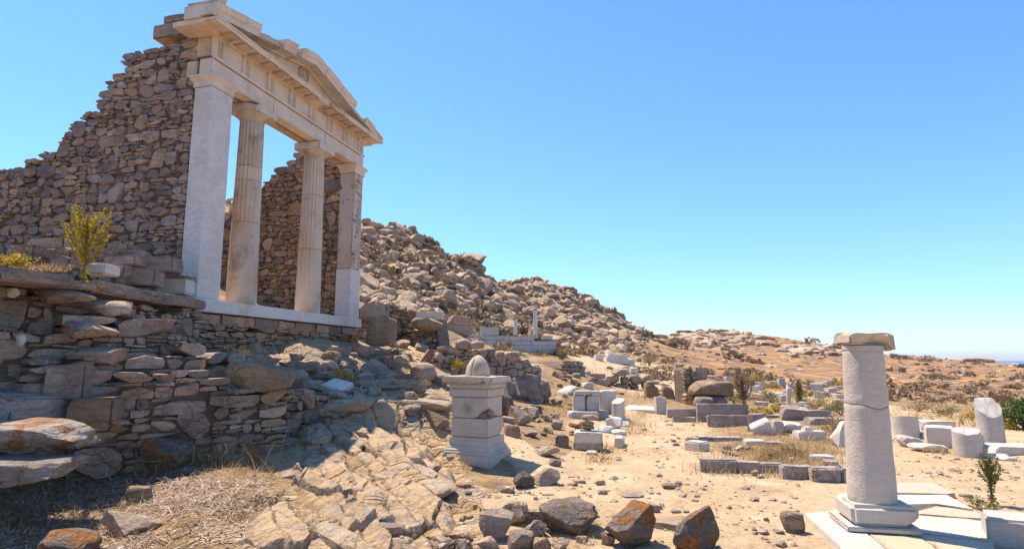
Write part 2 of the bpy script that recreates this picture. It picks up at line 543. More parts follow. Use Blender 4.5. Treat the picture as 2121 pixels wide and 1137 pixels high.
def mat_ground():
    t = NT('ground')
    at_ = t.new('ShaderNodeVertexColor', layer_name='zone')
    sep = t.new('ShaderNodeSeparateColor')
    t.ln(at_.outputs['Color'], sep.inputs['Color'])
    rock, grass, scrub = sep.outputs[0], sep.outputs[1], sep.outputs[2]
    n1 = t.noise(1.7, 6, .6)
    n2_ = t.noise(9, 6, .65)
    n3_ = t.noise(60, 4, .7)
    dirt = t.ramp(n1, [(.3, (.50, .35, .21)), (.5, (.56, .41, .26)), (.7, (.62, .475, .315))])
    dirt = t.mix(1.0, dirt, t.ramp(n2_, [(.25, .72), (.5, 1.0), (.75, 1.16)]), 'MULTIPLY')
    dirt = t.mix(1.0, dirt, t.ramp(n3_, [(.3, .74), (.5, 1.0), (.7, 1.18)]), 'MULTIPLY')
    dirt = t.mix(t.ramp(t.noise(.9, 7, .7, t.mapv(loc=(5, 3, 0))), [(.49, 0.0), (.64, .5)]), dirt, t.ramp(n2_, [(.3, (.27, .165, .085)), (.7, (.42, .27, .14))]))
    dirt = t.mix(t.ramp(t.noise(.35, 5, .6), [(.40, .2), (.52, 0.0)]), dirt, (.44, .27, .13))
    peb = t.voro(24, 'F1', 'Color')
    pebd = t.voro(24)
    pm = t.math('MULTIPLY', t.ramp(pebd, [(.22, 1.0), (.30, 0.0)]), t.ramp(t.noise(2.3, 3), [(.48, 0.0), (.6, .8)]))
    dirt = t.mix(pm, dirt, t.ramp(peb, [(.2, (.26, .22, .19)), (.6, (.42, .36, .30)), (.9, (.5, .45, .4))]))
    rk = t.ramp(t.noise(1.1, 6, .62), [(.32, (.36, .285, .22)), (.46, (.49, .36, .245)), (.58, (.54, .36, .20)), (.72, (.48, .39, .30))])
    rk = t.mix(1.0, rk, t.ramp(t.noise(5, 7, .68), [(.25, .6), (.5, 1.0), (.78, 1.25)]), 'MULTIPLY')
    rk = t.mix(1.0, rk, t.ramp(t.noise(40, 5, .72), [(.3, .7), (.5, 1.0), (.7, 1.2)]), 'MULTIPLY')
    rk = t.mix(t.ramp(t.noise(7, 4, .6), [(.60, 0.0), (.72, .5)]), rk, (.24, .225, .215))
    gr = t.ramp(t.noise(2.5, 6, .68), [(.3, (.17, .115, .07)), (.45, (.28, .185, .105)), (.58, (.40, .265, .145)), (.72, (.34, .26, .17))])
    gr = t.mix(1.0, gr, t.ramp(t.noise(32, 5, .75), [(.3, .6), (.5, 1.0), (.7, 1.3)]), 'MULTIPLY')
    sc = t.ramp(t.noise(.30, 8, .72), [(.38, (.15, .10, .08)), (.48, (.25, .15, .095)), (.57, (.40, .22, .095)), (.70, (.44, .28, .15))])
    sc = t.mix(1.0, sc, t.ramp(t.noise(2.2, 6, .75), [(.3, .62), (.5, 1.0), (.7, 1.3)]), 'MULTIPLY')
    edge = t.math('SUBTRACT', t.noise(6, 5, .6), .5)
    def soft(m, k=.8):
        return t.ramp(t.math('ADD', m, t.math('MULTIPLY', edge, k)), [(.42, 0.0), (.58, 1.0)])
    c = t.mix(soft(grass), dirt, gr)
    c = t.mix(soft(scrub), c, sc)
    c = t.mix(soft(rock), c, rk)
    ang = math.atan2(-.838, .545)
    sv = t.mapv((1.5, 4.2, 4.2), (0, 0, -ang))
    wv = t.new('ShaderNodeVectorMath', operation='ADD')
    nz = t.new('ShaderNodeTexNoise'); nz.inputs['Scale'].default_value = 1.6; nz.inputs['Detail'].default_value = 5
    t.ln(t.pos.outputs['Position'], nz.inputs['Vector'])
    t.ln(sv, wv.inputs[0]); t.ln(nz.outputs['Color'], wv.inputs[1])
    ck = t.voro(1.0, 'DISTANCE_TO_EDGE', 'Distance', wv.outputs[0])
    cell = t.voro(1.0, 'F1', 'Color', wv.outputs[0])
    ck2 = t.voro(3.1, 'DISTANCE_TO_EDGE', 'Distance', wv.outputs[0])
    crk = t.math('ADD', t.ramp(ck, [(0.0, 0.0), (.10, 1.0)]), t.math('MULTIPLY', t.ramp(ck2, [(0.0, 0.0), (.12, 1.0)]), .45))
    crk = t.math('ADD', crk, t.math('MULTIPLY', cell, .9))
    rmask = soft(rock)
    c = t.mix(t.math('MULTIPLY', rmask, t.ramp(ck, [(0.0, .65), (.045, 0.0)])), c, (.20, .145, .095))
    h = t.math('ADD', t.noise(5, 8, .66), t.math('MULTIPLY', t.noise(38, 6, .7), .45))
    h = t.math('ADD', h, t.math('MULTIPLY', pm, .12))
    h = t.math('ADD', h, t.math('MULTIPLY', t.math('MULTIPLY', crk, rmask), .75))
    t.bump(h, .9, .07)
    t.b.inputs['Roughness'].default_value = .95
    t.b.inputs['Specular IOR Level'].default_value = .1
    return t.color(c)
GROUND = mat_ground()

def mat_strata():
    t = NT('bedrock_strata')
    ang = math.atan2(-.838, .545)
    v = t.mapv((.55, 3.2, 3.2), (0, 0, -ang))
    b = t.ramp(t.noise(1.0, 7, .62, v, .6), [(.30, (.24, .175, .13)), (.42, (.41, .295, .20)), (.50, (.50, .335, .185)), (.57, (.43, .315, .22)), (.68, (.34, .27, .215)), (.8, (.50, .345, .20))])
    v2 = t.mapv((2.5, 16, 16), (0, 0, -ang))
    b = t.mix(1.0, b, t.ramp(t.noise(1.0, 6, .65, v2, .4), [(.3, .66), (.5, 1.0), (.7, 1.18)]), 'MULTIPLY')
    b = t.mix(1.0, b, t.ramp(t.noise(42, 5, .72), [(.3, .72), (.5, 1.0), (.7, 1.18)]), 'MULTIPLY')
    b = t.mix(t.ramp(t.noise(3.5, 6, .66), [(.56, 0.0), (.70, .6)]), b, (.34, .31, .285))
    b = t.mix(t.ramp(t.noise(6, 5, .66, t.mapv(loc=(4, 1, 2))), [(.62, 0.0), (.70, .5)]), b, (.62, .56, .47))
    at_ = t.new('ShaderNodeVertexColor', layer_name='soil')
    sp = t.new('ShaderNodeSeparateColor')
    t.ln(at_.outputs['Color'], sp.inputs['Color'])
    m = t.ramp(t.math('ADD', sp.outputs[0], t.math('MULTIPLY', t.math('SUBTRACT', t.noise(9, 5, .65), .5), .9)), [(.45, 0.0), (.62, 1.0)])
    soil = t.mix(t.noise(30, 4, .7), (.22, .135, .075), (.38, .245, .135))
    b = t.mix(m, b, soil)
    h = t.math('ADD', t.noise(1.0, 8, .68, v2), t.math('MULTIPLY', t.noise(38, 6, .7), .5))
    h = t.math('ADD', h, t.math('MULTIPLY', t.noise(7, 6, .65), .8))
    t.bump(h, .9, .035)
    t.b.inputs['Roughness'].default_value = .9
    t.b.inputs['Specular IOR Level'].default_value = .15
    return t.color(b)
STRATA = mat_strata()

def mat_leaf(name, stops, trans=.25):
    t = NT(name)
    c = t.ramp(t.rand(), stops)
    t.b.inputs['Roughness'].default_value = .7
    c = t.mix(1.0, c, t.ramp(t.noise(9, 3), [(.3, .75), (.7, 1.2)]), 'MULTIPLY')
    t.color(c)
    if trans:
        tr = t.new('ShaderNodeBsdfTranslucent')
        t.ln(c, tr.inputs['Color'])
        mx = t.new('ShaderNodeMixShader')
        mx.inputs[0].default_value = trans
        out = t.t.nodes['Material Output']
        t.ln(t.b.outputs[0], mx.inputs[1])
        t.ln(tr.outputs[0], mx.inputs[2])
        t.ln(mx.outputs[0], out.inputs['Surface'])
    return t.m
STRAW = mat_leaf('dry_grass', [(0.0, (.30, .19, .085)), (.3, (.42, .28, .13)), (.6, (.50, .36, .19)), (.85, (.33, .20, .10)), (1.0, (.20, .125, .075))], .3)
DEADLEAF = mat_leaf('dead_leaves', [(0.0, (.52, .40, .32)), (.35, (.62, .50, .42)), (.55, (.36, .23, .16)), (.8, (.28, .17, .11)), (1.0, (.56, .42, .30))], .15)
YELLOW = mat_leaf('yellow_plant', [(0.0, (.50, .33, .04)), (.4, (.56, .40, .06)), (.75, (.36, .27, .04)), (1.0, (.22, .19, .04))], .4)
OLIVE = mat_leaf('olive_shrub', [(0.0, (.13, .125, .045)), (.4, (.20, .18, .06)), (.7, (.30, .245, .085)), (1.0, (.11, .11, .05))], .3)
GREENB = mat_leaf('green_bush', [(0.0, (.05, .085, .025)), (.5, (.08, .125, .035)), (1.0, (.12, .15, .05))], .3)
BRUSH = mat_leaf('brown_brush', [(0.0, (.22, .145, .09)), (.5, (.30, .20, .12)), (1.0, (.38, .26, .15))], .25)
SCRUB = mat_leaf('hill_scrub', [(0.0, (.20, .125, .09)), (.4, (.28, .18, .12)), (.75, (.34, .225, .12)), (1.0, (.25, .21, .10))], .2)
BEDROCK = mat_rubble('bedrock_tan', [(0.464, 0.340, 0.229), (0.427, 0.318, 0.229), (0.493, 0.353, 0.220), (0.400, 0.318, 0.246), (0.464, 0.318, 0.190)], (.55, .49, .40), .4)
REDCLAY = NT('red_clay').color((.38, .12, .07))

def mat_sea():
    t = NT('sea')
    c = t.ramp(t.noise(.004, 4, .6, t.mapv((1, 6, 1))), [(.35, (.012, .13, .34)), (.65, (.02, .17, .42))])
    t.b.inputs['Roughness'].default_value = .35
    t.b.inputs['Specular IOR Level'].default_value = .3
    t.bump(t.noise(.25, 5, .6), .35, 1.5)
    return t.color(c)
SEA = mat_sea()
# ------------------------------------------------------------------ terrain
P0 = at(406, 616, 10.8)
ZS = P0.z                                   # level of the temple step
FDIR = Vector((0.24868, 0.96859, 0)).normalized()
FBACK = Vector((-FDIR.y, FDIR.x, 0))
FANG = math.atan2(FDIR.y, FDIR.x)
P1 = P0 + FDIR * 5.97

# survey points: photo column/row, distance, and surface kind (r rock, g dry grass, s scrub, d bare earth)
SURVEY = [
 (0,1137,5.25,'g'),(200,1137,5.3,'g'),(400,1137,5.3,'g'),(620,1137,5.3,'r'),(900,1137,5.35,'r'),(1080,1137,5.35,'d'),(1400,1137,5.4,'d'),(1750,1137,5.4,'d'),(2121,1137,5.4,'d'),
 (150,990,7.3,'g'),(300,975,7.6,'g'),(420,1040,6.4,'g'),(540,1000,7.1,'g'),(590,935,8.8,'d'),(560,1070,6.0,'r'),(760,1060,6.1,'r'),
 (700,960,8.0,'r'),(800,905,9.5,'r'),(720,890,9.3,'r'),(640,890,9.3,'r'),(900,1000,7.7,'r'),(960,1060,6.4,'r'),(1015,975,8.55,'g'),(915,925,9.4,'r'),(1060,925,9.7,'d'),(860,930,8.9,'r'),
 (1150,1010,7.7,'d'),(1280,1000,8.05,'d'),(1150,930,10.7,'g'),(1100,890,12.4,'g'),(1340,870,16.2,'d'),(1250,900,12.9,'d'),(1200,950,10.1,'d'),(1450,980,8.8,'d'),(1700,1000,8.2,'d'),(1600,920,11.6,'g'),(1900,930,11.3,'d'),(2100,960,9.7,'d'),
 (2050,890,13.8,'d'),(1900,862,17.5,'d'),(1480,838,22.4,'g'),(1650,870,16.3,'g'),(1750,880,14.8,'g'),(1360,800,31,'d'),
 (1280,790,33,'d'),(1290,760,40,'d'),(1220,740,42,'d'),(1130,738,36,'g'),(1065,733,34,'r'),(1065,712,41,'r'),(985,726,32,'r'),(985,702,40,'r'),(1140,742,36,'g'),
 (1090,850,15.6,'g'),(1000,840,15.5,'r'),(860,800,15,'r'),(1150,800,22,'g'),(1200,770,30,'g'),(1200,830,19,'g'),
 (1000,715,25,'r'),(880,740,17,'d'),(800,760,15,'r'),(700,740,13.5,'r'),(560,738,12.3,'r'),(640,738,12.9,'r'),(470,735,11.3,'r'),(650,830,10.9,'r'),(750,840,11.5,'r'),(850,830,12,'r'),(560,800,10.9,'r'),
 (760,722,16.5,'r'),(850,703,20,'d'),(950,690,27,'r'),(830,612,32,'r'),
 (755,470,75,'r'),(850,505,74,'r'),(930,530,70,'r'),(1000,573,70,'r'),(1010,582,108,'r'),(1090,587,112,'r'),(1180,606,122,'r'),(1250,646,132,'r'),(1330,691,150,'r'),
 (1415,688,260,'s'),(1500,688,260,'s'),(1600,697,250,'s'),(1700,712,240,'s'),(1850,738,230,'s'),(1950,746,220,'s'),(2030,746,215,'s'),(2121,758,200,'s'),
 (850,580,45,'r'),(950,620,45,'r'),(1100,650,62,'r'),(1200,700,65,'r'),(1250,722,60,'g'),(1350,742,70,'s'),(1450,765,60,'s'),(1400,720,130,'s'),(1500,740,110,'s'),
 (1550,790,40,'s'),(1700,805,42,'g'),(1650,742,130,'s'),(1900,805,48,'s'),(2050,845,27,'g'),(2110,805,50,'s'),(1900,772,110,'s'),(2100,782,100,'s'),(1800,760,140,'s'),
]
_A, _L, _W, _Z, _T = [], [], [], [], []
def _sv(x, y, z, k):
    r = math.hypot(x, y)
    _A.append(math.atan2(x, y)); _L.append(math.log(r + .5)); _W.append(z / (r + 8)); _T.append(k); _Z.append(z)
for px, py, Y, k in SURVEY:
    p = at(px, py, Y)
    _sv(p.x, p.y, p.z, k)
    if Y > 69 and py < 760 and (px, py) in [(755,470),(1000,573),(1090,587),(1180,606),(1250,646),(1330,691),(1415,688),(1500,688),(1600,697),(1700,712),(1850,738),(1950,746),(2030,746),(2121,758)]:
        for g, d in ((1.35, -.06), (2.4, -.14)):
            _sv(p.x * g, p.y * g, (p.z - EYE) * (1.0) + EYE + d * Y * (g - 1) * .8, k)
for x, y, z, k in [(-9,4,1.2,'g'),(-14,2,2.4,'g'),(-22,12,5,'r'),(-40,30,11,'r'),(-45,70,20,'r'),(9,4,0,'d'),(20,10,-.2,'d'),(40,30,-1.2,'s'),(0,0,0,'d'),(-3,1.5,.05,'g'),(3,1,0,'d'),(0,-5,0,'d'),(-6,-5,.4,'g'),(6,-5,0,'d'),
                  (-30,-30,3,'g'),(30,-30,-2,'s'),(0,-60,-2,'s'),(110,60,-4,'s'),(170,90,-6,'s'),(-60,0,9,'r'),(-150,80,26,'r'),(-180,-120,12,'s'),(160,-120,-10,'s'),(0,-220,-10,'s'),(330,180,-20,'s'),(-100,200,28,'s'),(20,430,-4,'s')]:
    _sv(x, y, z, k)
_A, _L, _W = np.array(_A), np.array(_L), np.array(_W)
_KA = 2.2
def _phi(da, dl):
    r2 = da * da + dl * dl
    return r2 * np.log(r2 + 1e-9) * .5
_n = len(_A)
_M = np.zeros((_n + 3, _n + 3))
_M[:_n, :_n] = _phi((_A[:, None] - _A[None]) * _KA, _L[:, None] - _L[None]) + np.eye(_n) * 0.004
_M[:_n, _n] = 1; _M[:_n, _n + 1] = _A * _KA; _M[:_n, _n + 2] = _L
_M[_n:, :_n] = _M[:_n, _n:].T
_cf = np.linalg.solve(_M, np.concatenate([_W, np.zeros(3)]))
_TR = np.array([[k == 'r', k == 'g', k == 's'] for k in _T], float)

def base_height(x, y):
    r = np.hypot(x, y)
    a = np.arctan2(x, y) * _KA
    l = np.log(r + .5)
    out = _cf[_n] + _cf[_n + 1] * a + _cf[_n + 2] * l
    for k in range(_n):
        out = out + _cf[k] * _phi(a - _A[k] * _KA, l - _L[k])
    return out * (r + 8)

def zones(x, y):
    a = np.arctan2(x, y) * 3.2
    l = np.log(np.hypot(x, y) + .5) * 1.5
    num = np.zeros((len(x), 3)); den = np.zeros(len(x))
    for k in range(_n):
        d2 = (a - _A[k] * 3.2) ** 2 + (l - _L[k] * 1.5) ** 2 + 1e-4
        w = d2 ** -1.6
        num += w[:, None] * _TR[k][None]
        den += w
    return num / den[:, None]

def terrace(x, y):
    """mask and height of the raised temple terrace"""
    n = -FBACK                                              # towards the front
    sf = (x - P0.x) * n.x + (y - P0.y) * n.y                # in front of the facade (m)
    tf = (x - P0.x) * FDIR.x + (y - P0.y) * FDIR.y          # along the facade
    inside_f = -sf - .28
    edge = np.where(tf < 0, np.minimum(-5.92 - x, 50), inside_f)
    m = sstep(0, .22, edge) * sstep(5.75, 5.25, tf) * sstep(4.2, 5.8, y)
    lift = np.where(tf < .3, np.clip(-6.0 - x, 0, 12) * .21, 0)
    return m, ZS - .10 + lift

SDIR = np.array([.545, -.838])
def height(x, y, detail=True):
    z = base_height(x, y)
    r = np.hypot(x, y)
    zn = zones(x, y) if detail else None
    if detail:
        rock, grass, scrub = zn[:, 0], zn[:, 1], zn[:, 2]
    m, zt = terrace(x, y)
    if detail:
        a = x * SDIR[0] + y * SDIR[1]
        c = -x * SDIR[1] + y * SDIR[0]
        wob = fbm2(x, y, .45, 3, 3) * .8
        rk = sstep(.35, .75, rock) * sstep(16, 13, r)
        q = c * .95 + wob + a * .05
        saw = q - np.floor(q)
        led = sstep(0, .72, saw) * sstep(1.0, .74, saw)
        q2 = c * 2.3 + wob * 1.5 + a * .22
        saw2 = q2 - np.floor(q2)
        led2 = sstep(0, .7, saw2) * sstep(1.0, .74, saw2)
        e, c1, c2 = voro2(a * .8 + wob * .4, c * 1.5 + wob * .3, 7)
        patch = sstep(-.12, .2, fbm2(x, y, .38, 2, 31))
        rz = (led - .5) * .12 + (led2 - .5) * .05 * (.4 + patch) + (c1 - .5) * .10 * sstep(0, .22, e) - .05 * sstep(.12, 0, e)
        rz = rz + fbm2(x, y, 1.0, 4, 40) * .08
        z = z + rk * rz
        # bare earth and grass: gentle lumps
        z = z + (1 - rk) * sstep(60, 20, r) * (fbm2(x, y, .7, 4, 50) * .045 + fbm2(x, y, 6.5, 3, 55) * .012)
        # middle distance and hills
        hm = sstep(14, 24, r) * sstep(.3, .7, rock)
        e, c1, c2 = voro2(x * .30, y * .30, 9)
        e3, c5, c6 = voro2(x * .8 + 9, y * .8, 15)
        z = z + hm * sstep(40, 60, r) * ((c1 - .5) * 1.9 * sstep(0, .25, e) + fbm2(x, y, .11, 4, 60) * 1.6) + hm * ((c5 - .5) * .45 * sstep(0, .2, e3) + fbm2(x, y, .6, 3, 63) * .25)
        z = z + sstep(30, 70, r) * scrub * (fbm2(x, y, .05, 4, 70) * 1.0 + fbm2(x, y, .45, 3, 74) * .22)
    # bedrock shelf below the podium with a sheer right edge
    sx = (x + 2.0) * .88 + (y - 11.4) * .30
    sh = sstep(.55, .45, sx) * sstep(-2.4, -1.6, sx) * sstep(9.6, 10.2, y) * sstep(13.2, 12.4, y)
    z = z + sh * .30
    cr = sstep(.42, .55, sx) * sstep(1.05, .8, sx) * sstep(9.2, 9.8, y) * sstep(12.6, 12.0, y)
    z = z - cr * .22
    zt = zt + (fbm2(x, y, 1.3, 4, 81) * .06 if detail else 0)
    return z * (1 - m) + np.maximum(zt, z) * m, zn, m

def H(x, y):
    return float(height(np.array([float(x)]), np.array([float(y)]))[0][0])

_YS = np.exp(np.linspace(math.log(3.0), math.log(330), 420))
def on(px, py, lo=3.0):
    """where the line of sight through a photo point meets the ground"""
    a, b = ray(px, py)
    Y = _YS[_YS >= lo][::3]
    z = height(a * Y, Y, False)[0]
    hit = np.nonzero(z >= EYE + b * Y)[0]
    i = hit[0] if len(hit) else len(Y) - 1
    Y = np.exp(np.linspace(math.log(max(lo, Y[i] * (.86 if Y[i] < 30 else .75))), math.log(Y[i] * 1.25), 64))
    z = height(a * Y, Y, True)[0]
    hit = np.nonzero(z >= EYE + b * Y)[0]
    i = hit[0] if len(hit) else len(Y) - 1
    y = Y[i]
    if 0 < i and len(hit):
        g0, g1 = EYE + b * Y[i - 1] - z[i - 1], z[i] - EYE - b * Y[i]
        y = Y[i - 1] + (Y[i] - Y[i - 1]) * g0 / max(1e-9, g0 + g1)
    return Vector((a * y, y, EYE + b * y if len(hit) else z[i]))

def build_ground():
    r = [0.6 * 1.25 ** k for k in range(7)]
    r = [q for q in r if q < 2.9]
    a = 3.0
    while a < 34:
        r.append(a); a *= 1.0072
    while a < 300:
        r.append(a); a *= 1.0125
    while a < 700:
        r.append(a); a *= 1.08
    r = np.array(r)
    az = np.concatenate([np.linspace(-180, -54, 50, endpoint=False), np.linspace(-54, 54, 900, endpoint=False), np.linspace(54, 180, 50, endpoint=False)])
    az = np.radians(az)
    RR, AA = np.meshgrid(r, az, indexing='ij')
    x, y = (RR * np.sin(AA)).ravel(), (RR * np.cos(AA)).ravel()
    z, zn, m = height(x, y)
    z = np.where(RR.ravel() > 420, np.minimum(z, -12 - (RR.ravel() - 420) * .2), z)
    nr, na = len(r), len(az)
    V = np.stack([x, y, z], 1)
    V = np.concatenate([V, [[0, 0, float(z[0])]]])
    i = np.arange(nr - 1)[:, None] * na
    j = np.arange(na)[None]
    k = (j + 1) % na
    Q = np.stack([i + j, i + k, i + na + k, i + na + j], -1).reshape(-1, 4)[:, ::-1]
    me = bpy.data.meshes.new('ground')
    T = np.stack([np.full(na, len(V) - 1), np.arange(na), (np.arange(na) + 1) % na], 1)[:, ::-1]
    nq, nt = len(Q), len(T)
    me.vertices.add(len(V)); me.vertices.foreach_set('co', V.ravel())
    me.loops.add(nq * 4 + nt * 3)
    me.loops.foreach_set('vertex_index', np.concatenate([Q.ravel(), T.ravel()]).astype(np.int32))
    me.polygons.add(nq + nt)
    me.polygons.foreach_set('loop_start', np.concatenate([np.arange(nq) * 4, nq * 4 + np.arange(nt) * 3]).astype(np.int32))
    me.polygons.foreach_set('loop_total', np.concatenate([np.full(nq, 4), np.full(nt, 3)]).astype(np.int32))
    me.update(calc_edges=True)
    me.validate()
    me.polygons.foreach_set('use_smooth', [True] * (nq + nt))
    ca = me.color_attributes.new('zone', 'FLOAT_COLOR', 'POINT')
    c = np.ones((len(V), 4))
    c[:-1, :3] = zn
    tm = m[:, None]
    c[:-1, :3] = c[:-1, :3] * (1 - tm) + np.array([[.35, .6, 0]]) * tm
    ca.data.foreach_set('color', c.ravel())
    me.materials.append(GROUND)
    kind(add('ground', me), 'structure')
build_ground()

# the bare tilted bedrock in the foreground, modelled finely: beds, joints, broken edges
OUT_PIX = [(600, 905), (560, 985), (520, 1060), (470, 1160), (700, 1200), (930, 1180), (985, 1080), (1000, 1010), (930, 960), (890, 915), (880, 850), (840, 810), (740, 800), (660, 822)]
def build_outcrop():
    poly = np.array([[p.x, p.y] for p in [on(px, min(py, 1137)) if py <= 1137 else on(px, 1137) + Vector((0, -(py - 1137) * .02, 0)) for px, py in OUT_PIX]])
    lo, hi = poly.min(0) - .1, poly.max(0) + .1
    st = .0175
    xs_, ys_ = np.arange(lo[0], hi[0], st), np.arange(lo[1], hi[1], st)
    X, Y = np.meshgrid(xs_, ys_, indexing='ij')
    x, y = X.ravel(), Y.ravel()
    d = np.full(len(x), 9.0)
    ins = np.zeros(len(x), bool)
    n = len(poly)
    for i in range(n):
        a, b = poly[i], poly[(i + 1) % n]
        ab = b - a
        t = np.clip(((x - a[0]) * ab[0] + (y - a[1]) * ab[1]) / (ab @ ab), 0, 1)
        d = np.minimum(d, np.hypot(x - a[0] - t * ab[0], y - a[1] - t * ab[1]))
        cr = ((a[1] > y) != (b[1] > y)) & (x < (b[0] - a[0]) * (y - a[1]) / (b[1] - a[1] + 1e-12) + a[0])
        ins ^= cr
    sd = np.where(ins, d, -d) + fbm2(x, y, 1.6, 4, 200) * .42
    z0 = height(x, y, False)[0]
    a = x * SDIR[0] + y * SDIR[1]
    c = -x * SDIR[1] + y * SDIR[0]
    wob = fbm2(x, y, .5, 4, 210) * .55
    def beds(freq, amp, ph, skew=.86):
        q = c * freq + wob * freq * .5 + ph + .25 * fbm2(x, y, .9, 3, 220 + int(freq * 10)) * freq * .4
        k = np.floor(q)
        f = q - k
        up = np.where(f < skew, f / skew, (1 - f) / (1 - skew))
        r = _rnd[_h(k.astype(np.int64), k.astype(np.int64) * 0 + 3, k.astype(np.int64) * 0 + 5)][:, 0]
        return (up - .5) * amp * (.35 + 1.1 * r), r
    b1, r1 = beds(1.9, .16, .2)
    b2, r2 = beds(5.2, .055, .7)
    w2 = fbm2(x, y, 2.2, 3, 230) * .22
    e1, k1, _q = voro2(a * .95 + w2, c * 2.0 + w2, 33)
    e2, k2, _q = voro2(a * 2.6 + w2 * 2, c * 4.6 + w2 * 2, 44)
    broken = sstep(.0, .3, fbm2(x, y, .55, 3, 240))
    z = b1 + b2 + (k1 - .5) * .11 + (k2 - .5) * .085 * broken
    crack = sstep(.055, .0, e1) * .09 + sstep(.09, .0, e2) * .055 * (.15 + broken)
    z = z - crack + fbm2(x, y, 1.3, 5, 250) * .11 + fbm2(x, y, 9, 3, 260) * .012
    lift = sstep(-.05, .35, sd)
    zz = z0 + (z + .06) * lift - .16 * (1 - lift)
    soil = np.clip(sstep(.06, -.07, z) * .6 + sstep(.25, .0, sd) * .5 + crack * 3, 0, 1)
    keep = sd > -.12
    idx = -np.ones(len(x), np.int64)
    idx[keep] = np.arange(keep.sum())
    nx, ny = len(xs_), len(ys_)
    I = np.arange(nx * ny).reshape(nx, ny)
    Q = np.stack([I[:-1, :-1], I[1:, :-1], I[1:, 1:], I[:-1, 1:]], -1).reshape(-1, 4)
    Q = idx[Q]
    Q = Q[(Q >= 0).all(1)]
    V = np.stack([x, y, zz], 1)[keep]
    me = bpy.data.meshes.new('bedrock')
    me.vertices.add(len(V)); me.vertices.foreach_set('co', V.ravel())
    me.loops.add(len(Q) * 4); me.loops.foreach_set('vertex_index', Q.ravel().astype(np.int32))
    me.polygons.add(len(Q))
    me.polygons.foreach_set('loop_start', (np.arange(len(Q)) * 4).astype(np.int32))
    me.polygons.foreach_set('loop_total', np.full(len(Q), 4, np.int32))
    me.update(calc_edges=True)
    me.polygons.foreach_set('use_smooth', [False] * len(Q))
    ca = me.color_attributes.new('soil', 'FLOAT_COLOR', 'POINT')
    cc = np.ones((len(V), 4)); cc[:, 0] = soil[keep]
    ca.data.foreach_set('color', cc.ravel())
    me.materials.append(STRATA)
    kind(add('bedrock', me), 'structure')
build_outcrop()

def disc(name, z, rad, mat, n=96):
    V = [(0, 0, z)] + [(rad * math.cos(t), rad * math.sin(t), z) for t in np.linspace(0, 2 * math.pi, n, endpoint=False)]
    F = [(0, i + 1, (i + 1) % n + 1) for i in range(n)]
    return kind(add(name, mesh_np(name, V, F, mat, False)), 'structure')
disc('sea', -30, 40000, SEA)

def build_island():
    mb = MB()
    az = np.radians(np.linspace(33.0, 42.6, 120))
    hgt = 150 * np.clip(np.sin((np.degrees(az) - 33) / 9.6 * math.pi), 0, 1) ** .7 * (.65 + .5 * np.array([noise3([[a * 40, 1, 2]])[0] for a in az]) + .2 * np.sin(az * 60))
    D = 17000
    V = []
    for k, (f, d) in enumerate(((0, 0), (.5, 900), (1, 2400), (.4, 4500), (0, 6500))):
        for a, h in zip(az, hgt):
            V.append(((D + d) * math.sin(a), (D + d) * math.cos(a), -30 + max(0, h) * f))
    n = len(az)
    F = [(k * n + i, k * n + i + 1, (k + 1) * n + i + 1, (k + 1) * n + i) for k in range(4) for i in range(n - 1)]
    t = NT('far_island'); m = t.color((.36, .30, .24))
    o = add('island', mesh_np('island', V, F, m, True, 0))
    kind(o, 'structure')
build_island()
# ------------------------------------------------------------------ dry-stone masonry
STONE_PROTO = [stone_VF(500 + i) for i in range(14)]
SLAB_PROTO = [stone_VF(540 + i, k=.10, rough=.06, cuts=3, n=3) for i in range(8)]
_pm = {}
def proto(kindname, i, mat):
    key = (kindname, i, mat.name)
    if key not in _pm:
        V, F = (STONE_PROTO if kindname == 's' else SLAB_PROTO)[i]
        _pm[key] = mesh_np('stone', V, F, mat, True, 27)
    return _pm[key]

